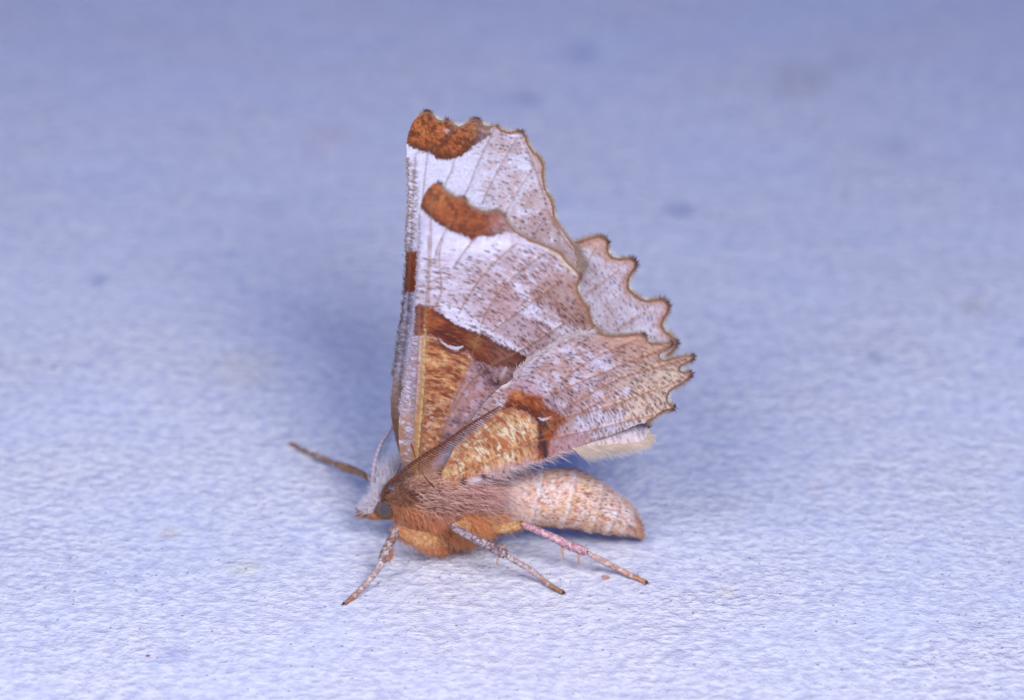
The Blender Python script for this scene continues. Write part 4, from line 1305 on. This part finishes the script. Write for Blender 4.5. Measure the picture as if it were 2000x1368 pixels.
# --------------------------------------------------- antennae
def antenna(shaft_px, ys, rad_px, shaft_col, edge_col, comb_dir, comb_len, pitch, comb_col, label, comb_y):
    line = catmull([(a, b, y, r) for (a, b), y, r in zip(shaft_px, ys, rad_px)], 3.0)
    pts = up_y(line[:, 0], line[:, 1], line[:, 2])
    seg = lambda t, a, p: mixc(np.tile(lin(shaft_col), (len(t), 1)), edge_col, 0.5 + 0.5 * np.sign(np.sin(t * len(line) * 1.9)) * 0.5) * (0.85 + 0.3 * vnoise(p[:, 0] * 33, p[:, 2] * 33, 4, 701))[:, None]
    V, Fq, C, P, _ = tube(pts[::2], line[::2, 3] / PPM, seg, 10, 0.05)
    an = mk('antenna', V, Fq, M_ANT, C, moth)
    an['label'] = label
    cum = np.concatenate([[0], np.cumsum(np.linalg.norm(np.diff(line[:, :2], axis=0), axis=1))])
    m = int(cum[-1] / pitch)
    s = (np.arange(m) + 0.5) * pitch
    x = np.interp(s, cum, line[:, 0]); y = np.interp(s, cum, line[:, 1]); dep = np.interp(s, cum, line[:, 2])
    tx = np.gradient(x); ty = np.gradient(y); L_ = np.hypot(tx, ty); tx /= L_; ty /= L_
    q = s / cum[-1]
    bag = Bag()
    for row in (0, 1):
        d = np.stack([tx * comb_dir[0] - ty * comb_dir[1], ty * comb_dir[0] + tx * comb_dir[1]], 1)
        ln = np.interp(q, [0, .12, .35, .65, 1], comb_len) * (1 if row == 0 else 0.8)
        ln = ln * (0.96 + 0.08 * fr.random(m))
        a3 = up_y(x, y, dep)
        b3 = up_y(x + d[:, 0] * ln, y + d[:, 1] * ln, dep + comb_y[row])
        dv = b3 - a3
        le = np.linalg.norm(dv, axis=1)
        br = 0.85 + 0.3 * fr.random((m, 1))
        bend = np.repeat(np.array([[0.10, 0, 0.10]]), m, 0)
        bag.add(*hair_mesh(a3, dv, le, np.full(m, 0.034 if row == 0 else 0.02), bend, lin(comb_col[0]) * br, lin(comb_col[1]) * br, 5))
    bag.build('antenna_comb', M_ANT, an, True)
    return an


antenna([(748, 978), (749, 962), (755, 949), (771, 934), (797, 912), (826, 891), (855, 873), (883, 854), (914, 832), (945, 813), (961, 803), (978, 793)],
        [-0.75, -0.9, -1.1, -1.5, -2.0, -2.4, -2.7, -2.95, -3.15, -3.3, -3.4, -3.5], [4.2, 4.0, 3.8, 3.6, 3.3, 3.1, 2.9, 2.7, 2.4, 2.0, 1.7, 1.2],
        (128, 74, 50), (84, 44, 32), (0.45, 0.9), [11, 20, 27, 24, 9], 5.4, ((92, 48, 34), (132, 82, 60)), 'near reddish brown comb-toothed antenna lying across the wings', (0.10, 0.55))
antenna([(735, 968), (729, 945), (728.5, 928), (731, 908), (737, 885), (747, 862), (758, 846), (768, 829)], [0.7, 0.9, 1.0, 1.25, 1.5, 1.8, 2.0, 2.2], [3.8, 4.2, 4.2, 4.2, 3.9, 3.4, 2.8, 2],
        (206, 190, 204), (166, 148, 162), (0.35, 0.95), [12, 18, 21, 19, 9], 5.0, ((92, 88, 112), (112, 108, 134)), 'far pale antenna with bluish teeth against the board', (0.1, 0.5))

# bristle that stands across the wing root
pts = np.concatenate([up_y(823, 921, -2.9), up_y(833, 936, -2.8), up_y(847, 952, -2.5)])
V, Fq, C, _, _ = tube(pts, [0.02, 0.035, 0.05], lambda t, a, p: np.tile(lin((96, 48, 36)), (len(t), 1)), 8, 0.06)
mk('bristle', V, Fq, M_ANT, C, moth)
pts = np.concatenate([up_y(803, 868, -1.9), up_y(808, 882, -1.95), up_y(812, 896, -2.0)])
V, Fq, C, _, _ = tube(pts, [0.05, 0.03, 0.02], lambda t, a, p: np.tile(lin((120, 56, 30)), (len(t), 1)), 8, 0.06)
mk('bristle', V, Fq, M_ANT, C, moth)

# --------------------------------------------------- legs
def leg_scales(P, Rr, colv, count, r, parent, ln=0.14):
    k = r.integers(0, len(P) - 1, count)
    T = P[np.minimum(k + 1, len(P) - 1)] - P[np.maximum(k - 1, 0)]
    T /= np.linalg.norm(T, axis=1, keepdims=True) + 1e-9
    rnd = r.normal(size=(count, 3))
    nrm = rnd - T * np.sum(rnd * T, 1, keepdims=True)
    nrm /= np.linalg.norm(nrm, axis=1, keepdims=True) + 1e-9
    root = P[k] + nrm * Rr[k][:, None] * 0.95
    br = 0.75 + 0.5 * r.random((count, 1))
    pick = r.random((count, 1))
    c = np.where(pick < .5, lin(colv[0]), np.where(pick < .8, lin(colv[1]), lin(colv[2]))) * br
    b = Bag()
    b.add(*hair_mesh(root, T + nrm * 0.35, ln * (0.6 + 0.8 * r.random(count)), np.full(count, 0.017), np.zeros((count, 3)), c, np.minimum(c * 1.1, .9), 2))
    b.build('leg_hair', M_FUR, parent, True)


def limb(name, parent, pxs, ys, rad_px, cols, sc, seed, nhair=200, prob=0.5, onground=None, ends=None):
    pts = np.concatenate([up_y(a, b, y) if not (onground and onground[i] is not None) else up_z(a, b, onground[i]) for i, ((a, b), y) in enumerate(zip(pxs, ys))])
    V, Fq, C, P, Rr = tube(pts, np.array(rad_px) * 1.1 / PPM, mottled(cols[0], cols[1], cols[2], sc, seed, prob, ends), 16, 0.05, jitter=0.12, seed=seed)
    o = mk(name, V, Fq, M_LEG, C, parent)
    if nhair:
        leg_scales(P, Rr, cols, nhair, fr, parent)
    return o, P, Rr


def spur(parent, a, ya, b, yb, r0=2.4, col=(206, 160, 128)):
    pts = np.concatenate([up_y(a[0], a[1], ya), up_y((a[0] * .4 + b[0] * .6), (a[1] * .4 + b[1] * .6), ya * .4 + yb * .6), up_y(b[0], b[1], yb)])
    V, Fq, C, _, _ = tube(pts, [r0 / PPM, r0 * 0.8 / PPM, 0.6 / PPM], lambda t, an, p: np.tile(lin(col), (len(t), 1)) * (1.05 - 0.35 * t)[:, None], 8, 0.05)
    mk('spur', V, Fq, M_LEG, C, parent)


def claws(parent, tip, d):
    for s in (-1, 1):
        p0 = tip
        p1 = tip + np.array([d[0] * .10, s * 0.05 + d[1] * .1, 0.02])
        p2 = tip + np.array([d[0] * .17, s * 0.08 + d[1] * .17, -0.05])
        V, Fq, C, _, _ = tube(np.stack([p0, p1, p2]), [0.035, 0.025, 0.008], lambda t, an, p: np.tile(lin((62, 50, 54)), (len(t), 1)), 7, 0.03)
        mk('claw', V, Fq, M_ANT, C, parent)


def tarsus_pts(a, b, n=5):
    return [tuple(np.array(a) * (1 - t) + np.array(b) * t) for t in np.linspace(0, 1, n)]


def leg(label):
    e = bpy.data.objects.new('leg', None)
    COL.objects.link(e)
    e.parent = moth
    e.empty_display_size = 0.05
    e['label'] = label
    return e


def femur_fur(parent, pxs, ys, count, dvec, ln, c0, c1, jit=3.0):
    t = fr.random(count)
    l = np.array([(a, b, y) for (a, b), y in zip(pxs, ys)])
    tt = np.linspace(0, 1, len(l))
    p = np.stack([np.interp(t, tt, l[:, k]) for k in range(3)], 1)
    root = up_y(p[:, 0] + fr.normal(size=count) * jit, p[:, 1] + fr.normal(size=count) * jit, p[:, 2] + fr.normal(size=count) * 0.12)
    d = np.asarray(dvec)[None] / np.linalg.norm(dvec) + fr.normal(size=(count, 3)) * 0.25
    L_ = ln[0] * (1 - t) + ln[1] * t
    br = 0.75 + 0.5 * fr.random((count, 1))
    b = Bag()
    b.add(*hair_mesh(root, d, L_ * (0.5 + 0.7 * fr.random(count)), np.full(count, 0.016), fr.normal(size=(count, 3)) * 0.1, furlift(lin(c0)) * br, furlift(lin(c1)) * br, 4))
    b.build('leg_hair', M_FUR, parent, True)


ORANGE = ((196, 146, 96), (212, 172, 126), (126, 86, 54))
PALE = ((192, 176, 178), (142, 104, 94), (86, 56, 50))
PINK = ((214, 180, 190), (188, 132, 144), (146, 92, 100))
TARS = ((200, 180, 182), (168, 132, 118), (116, 82, 62))
BROWN = ((168, 130, 106), (136, 96, 72), (92, 64, 50))

# near fore leg
L1 = leg('near fore leg with furry orange femur, stepping forward')
fpx, fys = [(772, 1035), (800, 1047), (830, 1057), (862, 1058)], [-3.0, -2.8, -2.4, -1.5]
o, _, _ = limb('femur', L1, fpx, fys, [6, 12, 15, 16], ORANGE, 9, 801, 200)
femur_fur(L1, fpx, fys, 2600, (0.5, -0.35, -0.7), (0.35, 0.95), (180, 110, 50), (214, 146, 72), 5)
o, _, _ = limb('tibia', L1, [(775, 1031), (769, 1046), (760, 1064), (752, 1082), (746, 1097)], [-3.05, -3.4, -3.8, -4.2, -4.5], [5.5, 7, 8, 8.5, 7], PALE, 8, 811, 260, 0.7)
femur_fur(L1, [(764, 1070), (758, 1090)], [-3.85, -4.3], 220, (0.12, 0.05, -1), (0.4, 0.45), (176, 112, 72), (206, 146, 96), 2.5)
o, P, _ = limb('tarsus', L1, [(747, 1096), (738, 1112), (729, 1124), (711, 1145), (700, 1156), (690, 1166), (679, 1175), (672, 1180)], [-4.5] * 8, [5.6, 5.2, 5.4, 5.0, 4.3, 4.8, 4.0, 3.6], TARS, 8, 821, 90, 0.8,
               [1.6, 1.15, .85, .38, .26, .18, .12, .12], ((220, 206, 208), (164, 118, 92)))
claws(L1, P[-1], np.array([-0.8, -0.5]))
# far fore leg
L2 = leg('far fore leg stretched out over the board to the left')
limb('femur', L2, [(735, 944), (752, 962)], [2.9, 1.2], [6.5, 9], ORANGE, 9, 831, 60)
limb('tibia', L2, [(738, 944), (722, 935), (700, 923), (677, 915), (657, 907.5)], [3.0, 3.7, 5.0, 6.0, 6.9], [4.5, 5.0, 6.5, 8.0, 6.0], BROWN, 8, 841, 150, 0.6)
o, P, _ = limb('tarsus', L2, [(655, 906), (645, 902), (619, 891), (606, 885.5), (592, 879.5), (580, 873), (568, 867.5)], [7] * 7, [2.4, 4.8, 4.8, 3.4, 4.4, 3.4, 3.8], BROWN, 8, 851, 60, 0.6,
               [.75, .6, .38, .28, .2, .14, .12], ((150, 112, 88), (140, 100, 78)))
claws(L2, P[-1], np.array([-0.9, 0.4]))
# near middle leg
L3 = leg('near middle leg with grey-pink tibia pointing right, first from the head')
o, _, _ = limb('femur', L3, [(884, 1030), (905, 1028), (930, 1015)], [-3.4, -2.6, -1.4], [6, 11, 13], ORANGE, 9, 861, 60)
femur_fur(L3, [(892, 1030), (930, 1015)], [-3.1, -1.5], 500, (0.3, -0.2, -0.85), (0.4, 0.8), (184, 118, 54), (214, 150, 80), 5)
o, _, _ = limb('tibia', L3, [(880, 1025), (886, 1030), (905, 1041), (930, 1054), (955, 1067), (975, 1077), (987, 1083)], [-3.55, -3.6, -3.8, -4.1, -4.4, -4.7, -4.85], [2.5, 5.8, 6.6, 7.0, 7.8, 8.8, 7.4],
               ((190, 174, 182), (136, 102, 106), (76, 52, 58)), 8, 871, 320, 0.8)
spur(L3, (976, 1074), -4.75, (990, 1063), -4.2)
spur(L3, (974, 1082), -4.8, (970, 1104), -5.0)
o, P, _ = limb('tarsus', L3, [(988, 1084), (1003, 1094), (1015, 1101), (1030, 1110), (1042, 1118), (1054, 1127), (1064, 1136), (1082, 1148), (1100, 1158)], [-4.9] * 9, [4.2, 4.8, 5.0, 5.4, 5.8, 4.4, 4.8, 4.6, 4.0],
               TARS, 8, 881, 90, 0.6, [2.35, 1.85, 1.5, 1.1, .8, .5, .3, .16, .12], ((226, 208, 208), (150, 108, 78)))
claws(L3, P[-1], np.array([0.85, -0.4]))
# near hind leg
L4 = leg('near hind leg with rosy pink tibia under the abdomen')
fpx, fys = [(950, 1030), (985, 1032), (1020, 1025)], [-1.6, -2.4, -3.0]
o, _, _ = limb('femur', L4, fpx, fys, [9, 9, 7.5], ((206, 156, 98), (222, 184, 132), (132, 86, 50)), 7, 891, 160, 0.6)
femur_fur(L4, fpx, fys, 900, (0.8, -0.3, -0.4), (0.4, 0.3), (184, 124, 64), (216, 162, 100), 4)
o, _, _ = limb('tibia', L4, [(1019, 1023), (1026, 1027), (1050, 1037), (1080, 1050), (1098, 1059), (1120, 1069), (1136, 1075), (1145, 1079)], [-3.0, -3.05, -3.2, -3.35, -3.5, -3.65, -3.75, -3.8],
               [2, 5.4, 6.2, 6.8, 7.6, 7.8, 8.2, 6.5], PINK, 8, 901, 340, 0.6)
spur(L4, (1097, 1065), -3.55, (1100.5, 1093), -3.9, 2.6)
spur(L4, (1131, 1079), -3.8, (1130, 1104), -4.05, 2.8)
o, P, _ = limb('tarsus', L4, [(1146, 1080), (1160, 1088), (1178, 1097), (1193, 1105), (1210, 1113), (1228, 1122), (1245, 1130), (1262, 1138)], [-3.8] * 8, [4.0, 5.0, 5.6, 5.2, 4.6, 5.0, 4.4, 4.4],
               ((208, 176, 168), (190, 142, 130), (150, 98, 72)), 8, 911, 90, 0.6, [1.85, 1.45, 1.05, .75, .48, .28, .16, .13], ((224, 198, 196), (186, 136, 104)))
claws(L4, P[-1], np.array([0.85, -0.3]))

# ------------------------------------------------------------------ grit on the board
def crumb(name, px, py, size, cols, label, cat, seed, flat=0.6):
    r = np.random.default_rng(seed)
    c0 = up_z(px, py)[0]
    nl, nn_ = 12, 16
    la = np.linspace(0, math.pi, nl); lo = np.arange(nn_) * 2 * math.pi / nn_
    LA, LO = np.meshgrid(la, lo, indexing='ij')
    d = np.stack([np.sin(LA) * np.cos(LO), np.sin(LA) * np.sin(LO), np.cos(LA)], -1).reshape(-1, 3)
    ph = r.random(6) * 6.28
    rad = 1 + 0.22 * np.sin(3 * d[:, 0] + ph[0]) + 0.2 * np.sin(4 * d[:, 1] + ph[1]) + 0.18 * np.sin(5 * d[:, 2] + 2 * d[:, 0] + ph[2])
    rad = rad * (0.92 + 0.16 * r.random(len(d)))
    V = d * rad[:, None] * np.array([1.0, 0.75, flat]) * size
    gzc = np.interp(0, [0, 1], [0, 0])
    e = V + np.array([0, 0, size * flat * 0.6])
    i = np.arange(nl - 1)[:, None] * nn_; j = np.arange(nn_)[None]; jj2 = (j + 1) % nn_
    Fq = np.stack([i + j, i + nn_ + j, i + nn_ + jj2, i + jj2], -1).reshape(-1, 4)
    c = np.tile(lin(cols), (len(d), 1)) * (0.75 + 0.5 * r.random((len(d), 1)))
    o = mk(name, e, Fq, M_LEG, c, smooth=False)
    o.location = Vector(np.array([c0[0], c0[1], -0.03])) * S
    o['label'] = label; o['category'] = cat
    return o


crumb('crumb', 1184, 1129, 0.20, (196, 142, 130), 'tan crumb on the board beside the tip of the hind leg', 'crumb', 1)
crumb('speck', 105, 720, 0.16, (70, 80, 122), 'dark blue round speck far out at the left edge of the board', 'speck', 2)
crumb('speck', 401, 765, 0.11, (96, 106, 150), 'small faint blue speck on the board, right of the round dark one', 'speck', 3)
crumb('speck', 583, 824, 0.10, (120, 116, 128), 'small grey speck just above the tip of the far fore leg', 'speck', 4)
crumb('speck', 289, 1281, 0.11, (150, 82, 92), 'tiny reddish speck on the near left part of the board', 'speck', 5, 0.35)
